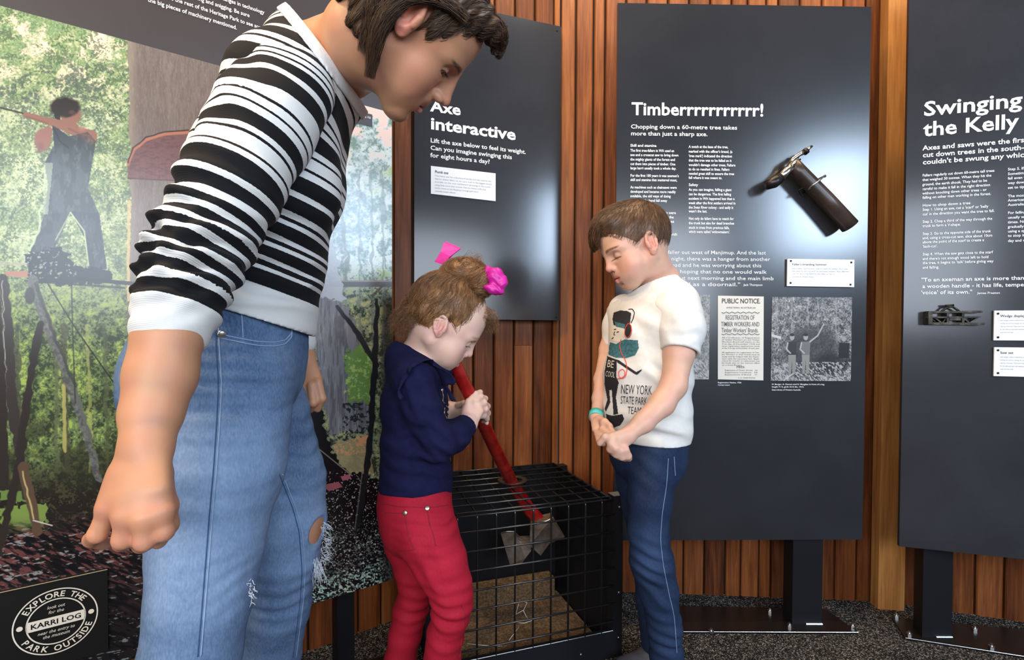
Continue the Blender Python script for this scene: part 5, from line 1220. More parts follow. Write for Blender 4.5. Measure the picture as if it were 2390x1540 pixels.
    A.line([(126, 300), (140, 330), (160, 345)], 4, C(44, 46, 50), .8); A.ell(168, 262, 7, 5, C(92, 62, 54), .7, .5); A.line([(160, 300), (185, 312), (214, 318)], 4, C(104, 74, 64), .7); A.line([(62, 272), (112, 288)], 3, C(98, 70, 60), .6); A.ell(192, 300, 8, 6, C(150, 110, 94), .6, .5)
    A.line([(96, 480), (88, 540), (60, 606)], 6, C(170, 186, 150), .8, 4); A.line([(165, 496), (197, 540), (207, 620)], 3, C(190, 204, 160), .8); A.line([(165, 496), (130, 560)], 3, C(170, 186, 150), .7)
    A.poly([(62, 590), (140, 575), (182, 622), (258, 628), (262, 656), (170, 664), (70, 662), (58, 620)], C(44, 52, 56), jit=7); A.mix(inpoly(X, Y, [(60, 590), (170, 580), (180, 650), (60, 650)])*S(.64, .7, nS)*.7, C(170, 176, 160))
    A.line([(-20, 616), (60, 616)], 4, C(150, 146, 138)); A.poly([(12, 634), (64, 632), (66, 648), (14, 644)], C(156, 112, 92)); A.line([(180, 650), (334, 664)], 9, C(42, 44, 46)); A.line([(60, 655), (290, 672)], 5, C(48, 48, 48), .8)
    DKT = C(48, 46, 44)
    A.line([(8, 650), (22, 800), (30, 960), (48, 1060), (60, 1160)], [22, 24, 26, 20, 14], C(52, 46, 42), 1, 4); A.line([(5, 655), (16, 960)], 2, C(186, 186, 176), .8, 3); A.line([(-14, 700), (0, 900), (6, 1130)], 30, C(44, 38, 34), 1, 3)
    A.line([(74, 652), (110, 760), (150, 860), (186, 960), (232, 1118)], [22, 22, 22, 20, 16], C(92, 94, 90), 1, 4); A.mix(S(.58, .68, nS)*inpoly(X, Y, [(64, 650), (86, 650), (240, 1118), (222, 1118)])*.35, C(132, 132, 124)); A.mix(S(.46, .38, nS)*inpoly(X, Y, [(64, 650), (86, 650), (240, 1118), (222, 1118)])*.5, C(58, 60, 58)); A.line([(84, 660), (126, 780), (176, 900)], 8, C(50, 52, 50), .7, 3)
    A.line([(96, 756), (76, 850), (58, 960), (46, 1080), (26, 1170), (-6, 1290)], [16, 18, 20, 20, 20, 22], C(44, 38, 34), 1, 4); A.line([(54, 1090), (70, 1160), (88, 1240)], [26, 24, 22], C(84, 66, 52), 1, 3); A.line([(53, 1100), (78, 1210)], 4, C(196, 180, 120), .8, 2)
    A.line([(112, 662), (165, 748), (200, 800), (272, 902)], 3, C(30, 30, 28)); A.line([(167, 660), (170, 780), (176, 940)], 3, C(44, 46, 42), .9); A.line([(148, 900), (152, 1052)], 9, C(176, 166, 96), .8, 2); A.line([(78, 1214), (122, 1226)], 3, C(190, 184, 170))
    A.ell(70, 690, 12, 20, C(50, 50, 48), .9)
    return A.c
def plane_image(name, pl, u0, u1, z0, z1, W, H, fn):
    us = np.linspace(u0, u1, W); zs = np.linspace(z0, z1, H); U, Zz = np.meshgrid(us, zs)
    p = pl.o[None, None]+U[..., None]*pl.e+Zz[..., None]*pl.z; q = (p-np.array([0, 0, EYE])) @ np.array(RCAM)
    X = (CXP+F_PX*q[..., 0]/-q[..., 2]).astype(np.float32); Y = (CYP-F_PX*q[..., 1]/-q[..., 2]).astype(np.float32)
    c = np.clip(fn(X, Y), 0, 1); return gen_image(name, np.where(c <= .04045, c/12.92, ((c+.055)/1.055)**2.4))
def print_mesh(name, pl, u0, u1, z0, z1, off, image, parent, rough=.32, gain=1.0, t=0):
    V = [pl.o+pl.e*u+pl.z*z+pl.n*off for u, z in ((u0, z0), (u1, z0), (u1, z1), (u0, z1))]
    me = np_mesh(name, V, [(0, 1, 2, 3)]); uv = me.uv_layers.new(name='UVMap')
    for i, c in enumerate(((0, 0), (1, 0), (1, 1), (0, 1))): uv.data[i].uv = c
    m = nmat(name+'_print', rough=rough, spec=.5); g = NT(m); tx = g.n('ShaderNodeTexImage', image=image, extension='EXTEND')
    mu = g.n('ShaderNodeMixRGB', {'Fac': 1.0, 'Color1': tx, 'Color2': (gain, gain, gain, 1)}, blend_type='MULTIPLY'); g.link(mu, 'Base Color')
    me.materials.append(m); return obj(name, me, parent)
def support(root, pl, px0, px1, Yp, ztop, plate, bolts, shin=None):
    """square post standing on a bolted steel plate; plate: four floor corners"""
    a = P(px0, 800, Yp); b = P(px1, 800, Yp); a[2] = b[2] = .006; n = -pl.n
    MB().box(a, b-a, n*.05, (0, 0, ztop)).build('post', BLK, root)
    c = [np.array([x, y, 0.0]) for x, y in plate]
    mb = MB(); mb.add(c+[q+np.array([0, 0, .006]) for q in c], [(3, 2, 1, 0), (4, 5, 6, 7)]+[(i, (i+1) % 4, 4+(i+1) % 4, 4+i) for i in range(4)]); mb.build('base_plate', PLATE, root); MB().tube([c[0]+np.array([0, 0, .006]), c[1]+np.array([0, 0, .006])], .0011, 5).build('plate_edge', STEEL, root)
    for x, y in bolts:
        k = P(x, y, 1.0); d = ray(x, y); t = (EYE-.006)/-d[2]; q = np.array([0, 0, EYE])+d*t
        MB().disc(q, (0, 0, 1), .008, .007, 6).disc(q+np.array([0, 0, .007]), (0, 0, 1), .0035, .006, 8).build('bolt', STEEL, root)
    wq = b-(b-a)*.05; mb = MB().tube([a+(b-a)*.45-pl.n*-.002+np.array([0, 0, .002]), b+pl.n*.002+np.array([0, 0, .002])], .0035, 6); mb.build('weld', STEEL, root)
def floorpt(x, y): d = ray(x, y); t = EYE/-d[2]; return (d[0]*t, d[1]*t)
# ---- mural panel
mu = empty('display_panel', tuple(MURAL.o)); tag(mu, 'large forest photograph panel with dark header and an axeman up a tree', 'display panel')
def mbox(u0, u1, z0, z1, off, t, name, mat, parent): return MB().box(MURAL.o+MURAL.e*u0+MURAL.z*z0+MURAL.n*(off-t), MURAL.e*(u1-u0), MURAL.z*(z1-z0), MURAL.n*t).build(name, mat, parent)
mbox(-1.12, 0, .288, 2.15, 0, .012, 'board', BROWNB, mu)
img = plane_image('forest_picture', MURAL, -1.12, -.001, .289, 1.4795, 1250, 1500, paint_mural)
print_mesh('forest_photograph', MURAL, -1.12, -.001, .289, 1.4795, .0012, img, mu, .22, 1.05)
lines_on(MURAL, [('the big pieces of machinery mentioned.', 345, 4, 552), ('to explore the rest of the Heritage Park to see some of', 345, -17, None), ('that took place in felling and snigging. Be sure', 345, -38, None), ('of the timber industry and the changes in technology', 345, -59, None)], 10, 'header_text', WHITE, mu, .001, .012)
quad_on(MURAL, [(796, 249), (868, 268), (868, 297), (796, 279)], .0022, .001, 'caption_strip', nmat('caption_black', (.05, .045, .06), .5), mu)
lines_on(MURAL, [('Karri faller at work, Manjimup, 1928', 800, 262, 864)], 5, 'caption_text', WHITE, mu, .003)
for px0, px1, Yp in ((786, 826, 1.20), (60, 120, .86)):
    a = P(px0, 1450, Yp); support(mu, MURAL, px0, px1, Yp, 1.2, [(a[0]-.12, Yp-.09), (a[0]+.20, Yp+.05), (a[0]+.13, Yp+.17), (a[0]-.19, Yp+.03)], [])
# plaque on the lower left of the picture
pq = empty('plaque', tuple(MURAL.at(125, 1450))); tag(pq, 'black plaque with round karri log badge low on the forest panel', 'sign')
BQ = nmat('plaque_black', (.006, .0055, .005), .5, spec=.2); CRM = nmat('cream_ink', (.66, .60, .50), .6)
a = MURAL.at(252, 1324); b = MURAL.at(252, 1513); ub = MURAL.u(a); zt = a[2]; zb = b[2]
MB().box(MURAL.o+MURAL.e*(ub-.34)+MURAL.z*zb+MURAL.n*.0014, MURAL.e*.34, MURAL.z*(zt-zb), MURAL.n*.006).build('board', BQ, pq)
mbp = [MURAL.o+MURAL.e*u+MURAL.z*(zt-.0006)+MURAL.n*.0078 for u in (ub-.34, ub)]; MB().tube(mbp, .0007, 6).build('edge', nmat('brass_edge', (.35, .27, .16), .5), pq)
cc_ = MURAL.at(126, 1449, .008); cl = MURAL.at(27, 1465, .008); ct = MURAL.at(126, 1373, .008); R0 = ((MURAL.at(229, 1422, .008)-cl) @ MURAL.e)/2; cc_ = (MURAL.at(229, 1422, .008)+cl)/2; cc_[2] = (MURAL.at(110, 1530, .008)[2]+MURAL.at(148, 1370, .008)[2])/2
RZ = abs(MURAL.at(110, 1530, .008)[2]-MURAL.at(148, 1370, .008)[2])/2
def cpt(r, ang, off=.0): return cc_+MURAL.e*(R0*r*math.cos(ang))+MURAL.z*(RZ*r*math.sin(ang))+MURAL.n*off
def ringm(r0, r1, name):
    n = 72; V = []; [V.extend([cpt(r0, 2*math.pi*i/n, .0002), cpt(r1, 2*math.pi*i/n, .0002)]) for i in range(n)]
    return obj(name, np_mesh(name, V, [(2*i, 2*i+1, 2*((i+1) % n)+1, 2*((i+1) % n)) for i in range(n)], CRM), pq)
ringm(.965, 1.0, 'outer_ring'); ringm(.665, .70, 'inner_ring')
hb_ = .155; n = 12; V = [cpt(.69*1.0, math.asin(max(-1, min(1, v/.69))), .0002) for v in np.linspace(-hb_, hb_, n)]+[cpt(.69, math.pi-math.asin(max(-1, min(1, v/.69))), .0002) for v in np.linspace(hb_, -hb_, n)]
obj('banner', np_mesh('banner', V, [tuple(range(len(V)))], CRM), pq)
def arc_text(s_, r, a0, a1, size, flip=False):
    V = []; F = []; k = 0; ws = [max(text_geo(ch, 1)[0][:, 0].max() if ch != ' ' else .35, .2)+.10 for ch in s_]; tot = sum(ws); acc = 0
    for ch, w_ in zip(s_, ws):
        a = a0+(a1-a0)*((acc+w_/2)/tot); acc += w_
        if ch == ' ': continue
        v, f = text_geo(ch, size, .02); v = v-np.array([v[:, 0].mean(), size*.35]); t = a-math.pi/2 if not flip else a+math.pi/2
        x = v[:, 0]*math.cos(t)-v[:, 1]*math.sin(t); y = v[:, 0]*math.sin(t)+v[:, 1]*math.cos(t)
        W = cc_+MURAL.e*(R0*(r*math.cos(a)+x))[:, None]+MURAL.z*(RZ*(r*math.sin(a)+y))[:, None]+MURAL.n*.0003
        V.append(W); F += [tuple(i+k for i in q) for q in f]; k += len(W)
    return obj('badge_text', np_mesh('badge_text', np.concatenate(V), F, CRM), pq)
arc_text('EXPLORE THE', .83, math.radians(150), math.radians(34), .235); arc_text('PARK OUTSIDE', .83, math.radians(208), math.radians(342), .235, True)
for ang in (math.radians(178), math.radians(2)): MB().disc(cpt(.83, ang), MURAL.n, .0042, .0006, 14).build('badge_dot', CRM, pq)
def ctext(s_, y, w_, size, mat, sh=0, bold=0): 
    v, f = text_geo(s_, 1, bold, res=2, shear=sh); k = w_/(v[:, 0].max()-v[:, 0].min()); v[:, 0] = (v[:, 0]-v[:, 0].mean())*k; v[:, 0] -= (v[:, 0].max()+v[:, 0].min())/2
    W = cc_+MURAL.e*(R0*v[:, :1])+MURAL.z*(RZ*(y+v[:, 1:]*size))+MURAL.n*.0006; return obj('badge_text', np_mesh('badge_text', W, f, mat), pq)
ctext('KARRI LOG', -.075, 1.16, .215, BQ, 0, .02)
for s_, y, w_ in (('look out', .42, .42), ('for the', .27, .36), ('near the entry to', -.32, .86), ('the museum', -.46, .62)): ctext(s_, y, w_, .14, CRM, .3)
# ---- axe panel
ax = empty('display_panel', tuple(AXEP.at(1130, 745))); tag(ax, 'dark grey wall panel headed Axe interactive above the cage', 'display panel')
rect_on(AXEP, 965, 1300, .967, 1.975, .022, .012, 'board', SLATE2, ax)
for p_ in ((1294, 80), (1292, 740), (972, 735)): screws(AXEP, [p_], .0035, BLK, ax, .022)
lines_on(AXEP, [('Axe', 1003, 266, 1072)], 25, 'heading', WHITE, ax, .0228, .028)
lines_on(AXEP, [('interactive', 1002, 307, 1199)], 27, 'heading', WHITE, ax, .0228, .028)
lines_on(AXEP, [('Lift the axe below to feel its weight.', 1002, 338, 1222), ('Can you imagine swinging this', 1002, 355, 1190), ('for eight hours a day?', 1002, 372, 1139)], 10, 'subheading', WHITE, ax, .0228, .018)
cd = quad_on(AXEP, [(1003, 393), (1152, 410), (1152, 474), (1003, 457)], .0255, .003, 'caption_card', nmat('card_white', (.78, .79, .82), .4), ax)
lines_on(AXEP, [('Plumb axe', 1012, 409, 1043)], 6, 'card_title', DARKI, cd, .0262, .01)
lines_on(AXEP, [('This heavy axe has a hardwood handle and was used by the', 1012, 417, 1142), ('district timber fallers to cut out a scarf in the biggest trunks', 1012, 424, 1143), ('and falls on the new settlement growing in the south', 1012, 431, 1140), ('using little more than muscle. Fed the timber mills that', 1012, 438, 1130), ('made a home in the Manjimup heritage park store', 1012, 445, 1112), ('community museum collection', 1012, 452, 1060)], 3.6, 'card_text', GREY, cd, .0262)
# ---- Timber panel
ti = empty('display_panel', (.70, 1.5, 0)); tag(ti, 'tall charcoal panel headed Timberrrr with photographs behind the boy', 'display panel')
MB().box(TIMB.at(1436, 770)*[1, 1, 0]+np.array([0, 0, .287])-TIMB.n*.012, (TIMB.at(2021, 770)-TIMB.at(1436, 770))*[1, 1, 0], (0, 0, 1.633), TIMB.n*.012).build('board', SLATE, ti)
lines_on(TIMB, [('Timberrrrrrrrrrr!', 1474, 268, 1781)], 29, 'heading', WHITE, ti, .001, .022)
lines_on(TIMB, [('Chopping down a 60-metre tree takes', 1472, 300, 1720), ('more than just a sharp axe.', 1472, 316, 1651)], 9.5, 'subheading', WHITE, ti, .001, .014)
Y1 = lambda z: 320+z/5.133
c1 = [('Skill and stamina', 115, 1532), ('The first tree-fallers in WA used an', 175, 1573), ('axe and a crosscut saw to bring down', 227, 1583), ('the mighty giants of the forest and', 281, 1575), ('cut them into pieces of timber. One', 335, 1576), ('large karri usually took a whole day.', 386, 1578),
      ("For the first 100 years it was axemen's", 475, 1584), ('skill and stamina that mattered most,', 526, 1580), ('As machines such as chainsaws were', 615, 1579), ('developed and became more readily', 667, 1577), ('available, the old ways of doing', 720, 1565), ('everything by hand fell away', 773, 1557),
      ('The work force', 862, 1537), ('The men from the hamlets were', 918, 1577), ('part of the foundation of the', 970, 1572), ('town. In the early pictures', 1022, 1573), ('you can see the fierce', 1074, 1561), ('pride of men with a', 1124, 1566), ('job to do, who set off with', 1176, 1580)]
lines_on(TIMB, [(t, 1471, Y1(y), x1) for t, y, x1 in c1], 6.1, 'body_text', WHITE, ti, .001, .018)
c2 = [('A notch at the base of the tree,', 130, 1699), ("marked with the officer's brand, (a", 186, 1709), ("'tree mark') indicated the direction", 240, 1708), ('that the tree was to be felled so it', 293, 1707), ("wouldn't damage other trees. Failure", 347, 1716), ('to do so resulted in fines. Fallers', 399, 1702), ('needed great skill to ensure the tree', 451, 1713), ('fell where it was meant to.', 501, 1685),
      ('Safety', 586, 1629), ('As you can imagine, felling a giant', 643, 1707), ('can be dangerous. The first felling', 697, 1706), ('accident in WA happened less than a', 750, 1714), ('week after the first settlers arrived in', 803, 1716), ('the Swan River colony - and sadly it', 856, 1711), ("wasn't the last.", 902, 1650), ('Not only do fallers have to watch for', 990, 1712), ('the trunk but also for dead branches', 1044, 1713), ('stuck in trees from previous falls,', 1098, 1702), ("which were called 'widowmakers'.", 1148, 1703)]
lines_on(TIMB, [(t, 1607, Y1(y), x1) for t, y, x1 in c2], 6.1, 'body_text', WHITE, ti, .001, .018)
lines_on(TIMB, [('"I remember a faller out west of Manjimup. And the last', 1473, 592, 1787), ('tree to fall that night, there was a hanger from another', 1473, 607, 1797), ('tree above his head and he was worrying about this', 1473, 622, 1776), ("all night, y'know, hoping that no one would walk", 1473, 637, 1789), ('under. He went out next morning and the main limb', 1473, 652, 1805), ('had fallen as dead as a doornail."', 1473, 666.5, 1727)], 8.5, 'quotation', WHITE, ti, .001, .004)
lines_on(TIMB, [('Jack Thompson', 1735, 667, 1779)], 5, 'quotation_source', WHITE, ti, .001, .01)
cd = quad_on(TIMB, [(1835, 604.6), (1990, 607), (1989.5, 670.5), (1834, 668)], .0075, .004, 'caption_card', nmat('card_white_b', (.80, .80, .80), .4), ti)
Z3 = lambda x, y: (1540+x/4.278, 570+y/4.278)
screws(TIMB, [Z3(1293, 170), Z3(1893, 185), Z3(1290, 388), Z3(1885, 405)], .0030, BLK, cd, .0075)
lines_on(TIMB, [("Faller's branding hammer", 1845, 620, 1926)], 5.2, 'card_title', DARKI, cd, .0082)
lines_on(TIMB, [('Every faller had his own code to mark his timber. Each year', 1845, 629, 1975), ('was paid by the log with his personal number. Any different', 1845, 635, 1978), ('one for every log felled by the faller or his co.', 1845, 641, 1945), ('Donated by Wilson family', 1845, 648, 1895)], 3.4, 'card_text', GREY, cd, .0082)
cap_ = lambda rows, n_: lines_on(TIMB, rows, 3.2, n_, WHITE, ti, .001, .01)
cap_([('Registration Notice, 1926', 1675, 894, 1730), ('Courtesy museum', 1675, 899.5, 1703)], 'caption_text')
cap_([('H. Burger, A. Damon and H. Meaghan in front of a log,', 1801, 898, 1924), ('length 71 ft, girth 32 ft 6in, 1915.', 1801, 904, 1876), ('State Library of Western Australia', 1801, 911, 1868)], 'caption_text')
def bw(seed, fig=True):
    def fn(X, Y):
        n1 = fbm(X/9, Y/9, seed, 4); n2 = fbm(X/2.4, Y/2.4, seed+5, 3); g_ = .50+.55*(n1-.5)+.9*(n2-.5); A = Art(X, Y, (0, 0, 0)); A.c[:] = np.clip(g_, 0, 1)[..., None]
        for x in (1812, 1846, 1885, 1908, 1950, 1570, 1600, 1635): A.line([(x, 690), (x+2, 800)], 3, (.74,)*3, .6, 2)
        if fig:
            A.ell(1895, 820, 62, 60, (.22, .22, .24), .75, .3, 10); A.ell(1940, 850, 40, 25, (.12,)*3, .7, .4, 8); A.mix((Y > 845)*sstep(.5, .6, fbm((X+Y)/7, (Y-X)/3, seed+9, 3)), (.78,)*3); A.line([(1800, 782), (1820, 788)], 6, (.9,)*3)
            for x, s_ in ((1848, 1), (1880, 1)): A.ell(x, 787, 5.5, 7, (.72,)*3); A.ell(x, 781, 5.5, 3.5, (.15,)*3); A.poly([(x-11, 797), (x+11, 797), (x+9, 830), (x-9, 830)], (.20, .20, .22) if x < 1860 else (.5,)*3); A.poly([(x-9, 828), (x+9, 828), (x+7, 872), (x+1, 872), (x, 840), (x-3, 872), (x-8, 872)], (.62, .62, .60)); A.line([(x-10, 800), (x-13, 815), (x-4, 824)], 3.5, (.78,)*3)
            A.line([(1890, 797), (1908, 783), (1922, 756)], [4, 3.5, 3], (.78,)*3); A.ell(1969, 791, 5, 6, (.7,)*3); A.poly([(1958, 800), (1983, 800), (1980, 836), (1956, 836)], (.14,)*3); A.line([(1850, 872), (1828, 888)], 3, (.85,)*3)
        else: A.mix((Y > 840)*sstep(.5, .58, fbm((X+Y)/7, (Y-X)/3, seed+9, 3)), (.85,)*3); A.mix(np.full(X.shape, .35), (.8, .82, .8))
        A.c = A.c*.82+.02; return A.c
    return fn
def photo_on(pl, tl, br, seed, fig, W=380):
    a = pl.at(*tl); b = pl.at(*br); u0, u1 = pl.u(a), pl.u(b); im = plane_image('old_photo', pl, u0, u1, b[2], a[2], W, int(W*(a[2]-b[2])/(u1-u0)), bw(seed, fig))
    return print_mesh('photograph', pl, u0, u1, b[2], a[2], .0014, im, ti, .35, .85)
photo_on(TIMB, (1801, 693), (1985, 889), 71, True); photo_on(TIMB, (1473, 687), (1654, 885), 91, False)
nt = quad_on(TIMB, [(1675, 690), (1782, 692), (1781, 887.5), (1675, 885)], .0016, .001, 'notice', nmat('notice_paper', (.64, .61, .54), .7), ti)
NL = lambda t, zx0, zy, zx1: (t, *Z3(zx0, zy), Z3(zx1, zy)[0])
lines_on(TIMB, [NL('PUBLIC NOTICE.', 614, 588, 1000)], 11, 'notice_heading', DARKI, nt, .0022, .012); lines_on(TIMB, [NL('WESTERN AUSTRALIA', 660, 640, 955)], 3.5, 'notice_text', DARKI, nt, .0022)
lines_on(TIMB, [NL('REGISTRATION OF', 652, 752, 942), NL('TIMBER WORKERS AND', 610, 818, 990), NL("Timber Workers' Brands.", 612, 878, 980)], 10.5, 'notice_heading', nmat('notice_grey_ink', (.10, .10, .11), .8), nt, .0022, .006)
body_ = ['All Certificates of Registration', 'of Timber Workers are and Timber', 'Workers Brand will expire on the', '31st day of December 1918 and', 'must registration applications made', 'of the 31st day of December of each year.', None, 'All application for registration of Tim-', 'ber Workers or their brands must be', 'made and be lodged with the Super-', 'visor with the necessary fees. Appli-', 'cations for transfer or replacement may', 'be made also to the nearest office', 'or a local Ranger']
rows = []; y = 938
for t in body_:
    if t: rows.append(NL(t, 616, y, 993 if len(t) > 22 else 820))
    y += 21
lines_on(TIMB, rows, 3.0, 'notice_text', DARKI, nt, .0022)
lines_on(TIMB, [NL('FEES.', 762, 1234, 850)], 4.5, 'notice_text', DARKI, nt, .0022, .01); lines_on(TIMB, [NL('Registration of Timber Worker   2/6', 645, 1262, 972), NL('Registration Certificate   2/6', 645, 1284, 972), NL('Replacement of Brand    1/-', 645, 1306, 972), NL('C. E. LANE-POOLE', 778, 1338, 950)], 2.8, 'notice_text', DARKI, nt, .0022)
for yy in (682, 897):
    mb = MB(); p_ = [TIMB.at(*Z3(x, yy+5*math.sin(x/9)), .0022) for x in range(618, 998, 6)]; mb.tube(p_, .0008, 4).build('notice_rule', DARKI, nt)
pf = floorpt
support(ti, TIMB, 1858, 1928, 1.502, 1.3, [pf(1500, 1478), pf(2003, 1480), pf(1926, 1424), pf(1500, 1417)], [(1797, 1428), (1843, 1462), (1990, 1463), (1660, 1476)])
# ---- swinging panel
sw = empty('display_panel', (1.5, 1.36, 0)); tag(sw, 'charcoal panel headed Swinging the Kelly at the right edge', 'display panel')
a = SWNG.at(2108, 770)*[1, 1, 0]
MB().box(a+np.array([0, 0, .287])-SWNG.n*.012, SWNG.e*.78, (0, 0, 1.70), SWNG.n*.012).build('board', SLATE2, sw)
lines_on(SWNG, [('Swinging', 2155, 271, 2385)], 33, 'heading', WHITE, sw, .001, .020); lines_on(SWNG, [('the Kelly', 2155, 318, 2377)], 33, 'heading', WHITE, sw, .001, .020)
lines_on(SWNG, [('Axes and saws were the first tools used to', 2153, 351, 2389, 'Axes and saws were the firs'), ('cut down trees in the south-west, but they', 2153, 367.5, 2389, 'cut down trees in the south-'), ("couldn't be swung any which way without care", 2153, 384, 2389, "couldn't be swung any whic")], 11, 'subheading', WHITE, sw, .001, .02)
Y4 = lambda z: 180+z/4.053; Y5 = lambda z: 560+z/4.53
b1 = [('Fallers regularly cut down 60-metre tall trees', Y4(942), 2320), ('that weighed 30 tonnes. When they hit the', Y4(984), 2313), ('ground, the earth shook. They had to be', Y4(1028), 2303), ('careful to make it fall in the right direction', Y4(1070), 2310), ('without knocking down other trees - or', Y4(1112), 2302), ('falling on other men working in the forest.', Y4(1152), 2312), ('How to chop down a tree', Y4(1226), 2264), ("Step 1. Using an axe, cut a 'scarf' or 'belly", Y4(1266), 2306), ("cut' in the direction you want the tree to fall.", Y4(1309), 2320), ('Step 2. Chop a third of the way through the', Y4(1380), 2315), ('trunk to form a V-shape.', Y4(1420), 2241), ('Step 3. Go to the opposite side of the trunk', Y4(1494), 2312), ('and, using a cross-cut saw, slice about 10cm', Y4(1534), 2315),
      ('above the point of the scarf to create a', Y5(36), 2296), ("'back-cut'.", Y5(82), 2187), ('Step 4. When the saw gets close to the scarf', Y5(164), 2317), ("and there's not enough wood left to hold", Y5(212), 2306), ("the tree, it begins to 'talk' before giving way", Y5(256), 2318), ('and falling.', Y5(304), 2191)]
lines_on(SWNG, [(t, 2152.5, y, x1) for t, y, x1 in b1], 6, 'body_text', WHITE, sw, .001, .014)
b2 = [('Step 5. If the tree', Y4(884)), ('Sometimes it may', Y4(928)), ('fall even when a', Y4(970)), ('way down or it is', Y4(1014)), ('set to tip over', Y4(1058)), ('The most popular', Y4(1138)), ('American saws and', Y4(1178)), ('Australian axes', Y4(1220)), ('For felling they', Y4(1296)), ('usually worked', Y4(1340)), ('times. Now we', Y4(1384)), ('gradually moved', Y4(1428)), ('using a spring', Y4(1470)), ('to stop it biting', Y4(1512)), ('day and die down', Y5(22))]
lines_on(SWNG, [(t, 2351.5, y, 2389 if i == 0 else None, 'Step 5. If')[:5] if i == 0 else (t, 2351.5, y, None) for i, (t, y) in enumerate(b2)], 6, 'body_text', WHITE, sw, .001, .014)
lines_on(SWNG, [('"To an axeman an axe is more than a blade and', 2149, Y5(440), 2389, '"To an axeman an axe is more than'), ('a wooden handle - it has life, temper and a', 2152, Y5(508), 2389, 'a wooden handle - it has life, tempe'), ("'voice' of its own.\"", 2149, Y5(574), 2268)], 8.5, 'quotation', WHITE, sw, .001, .014)
lines_on(SWNG, [('James Preston', 2280, Y5(572), 2333)], 5, 'quotation_source', WHITE, sw, .001, .01)
for y0, y1, t, n_ in ((725, 794, 'Wedge displays', 5), (810, 877, 'Saw set', 5)):
    a = SWNG.at(2317, y0); b = SWNG.at(2317, y1); cd = MB().box(np.array([a[0], a[1], b[2]])+SWNG.n*.003, SWNG.e*.16, (0, 0, a[2]-b[2]), SWNG.n*.004).build('caption_card', nmat('card_white_c', (.80, .80, .80), .4), sw)
    screws(SWNG, [(2325, y0+7), (2325, y1-7)], .0030, BLK, cd, .007)
    lines_on(SWNG, [(t, 2330, y0+15, 2330+len(t)*4.4)], 5.4, 'card_title', DARKI, cd, .0076, .01)
    lines_on(SWNG, [(q, 2330, y0+24+7*i, None) for i, q in enumerate(['Steel wedges, driven in behind the saw', 'to keep the cut from closing on it and', 'help tip a tree over. These were made', 'for the mills and used until chainsaws', 'took over the trade'])], 3.4, 'card_text', GREY, cd, .0076, wx=.62)
support(sw, SWNG, 2165, 2235, 1.44, 1.3, [pf(2113, 1493), (pf(2390, 1538)[0]+.35, pf(2390, 1538)[1]-.10), (pf(2390, 1538)[0]+.42, pf(2390, 1538)[1]+.08), pf(2082, 1445)], [(2092, 1440), (2122, 1482), (2275, 1470), (2314, 1512)])
# ---------------------------------------------------------------- steel mesh cage with the axe in it
cg = empty('mesh_cage', (.05, 1.5, 0)); tag(cg, 'low black wire mesh cage on the carpet holding the axe head', 'cage')
WIRE = nmat('black_wire', (.065, .065, .065), .26, .8)
FR = np.array([.290, 1.352, 0]); EL = unit((-.953, -.304, 0)); EB = unit((-.353, .935, 0)); CW, CD, CH = .50, .375, .457; UZ = np.array([0, 0, 1.0])
def cp(l, b, z): return FR+EL*l+EB*b+UZ*z
g_ = .0515; rw = .0026
nV = int((CW-.02)/g_); 
for i in range(nV):                 # wires running up the front and over the top
    l = .036+g_*i; r = .012; pts_ = [cp(l, .0, .078), cp(l, 0, CH-r*1.6)]+[cp(l, r*(1-math.cos(a)), CH-r+r*math.sin(a)) for a in np.linspace(.1, math.pi/2, 5)]+[cp(l, CD, CH)]
    MB().tube(pts_, rw, 8).build('wire', WIRE, cg, True)
for k in range(7):                  # level wires of the front
    z = CH-.043-k*.0512; MB().tube([cp(.0, -.004, z), cp(CW, -.004, z)], rw, 8).build('wire', WIRE, cg, True)
for k in range(8):                  # cross wires of the top
    b = .003+k*.0520; MB().tube([cp(.010, b, CH+.0045), cp(CW, b, CH+.0045)], rw, 8).build('wire', WIRE, cg, True)
MB().tube([cp(0, 0.001, CH-.004), cp(CW, .001, CH-.004)], rw, 8).build('wire', WIRE, cg, True)
MB().tube([cp(.008, 0, CH), cp(.008, CD, CH)], .0035, 8).build('side_rod', BLK, cg, True)
MB().box(cp(0, 0, 0), -EL*.030, EB*.03, UZ*.462).build('corner_post', BLK, cg); MB().box(cp(0, CD-.03, 0), -EL*.030, EB*.03, UZ*.456).build('corner_post', BLK, cg)
MB().box(cp(CW, 0, 0), EL*.03, EB*.03, UZ*.457).build('corner_post', BLK, cg)
MB().box(cp(0, 0, 0), EL*CW, EB*.012, UZ*.078).build('bottom_rail', BLK, cg)
MB().tube([cp(0, -.001, .0785), cp(CW, -.001, .0785)], .0012, 6).build('rail_edge', nmat('worn_edge', (.25, .24, .23), .35, .8), cg)
MB().box(cp(-.001, .03, .0), EB*(CD-.06), -EL*.004, UZ*.45).build('side_sheet', BLKS, cg); MB().box(cp(0, CD, 0), EL*CW, EB*.005, UZ*CH).build('back_sheet', BLKS, cg)
MB().box(cp(CW, .03, 0), EB*(CD-.06), EL*.004, UZ*CH).build('side_sheet', BLKS, cg)
CORK = noise_mat('sandy_floor', [(.045, .026, .012), (.14, .085, .042), (.26, .17, .09)], 140, .95, bump=.6, detail=8, dist=.003)
MB().box(cp(.004, .014, .0), EL*(CW-.008), EB*(CD-.03), UZ*.012).build('floor_board', CORK, cg); MB().box(cp(.03, CD-.06, .012), EL*(CW-.06), EB*.05, UZ*.07).build('rear_block', CORK, cg)
SBOLT = nmat('small_bolt', (.6, .58, .55), .3, 1)
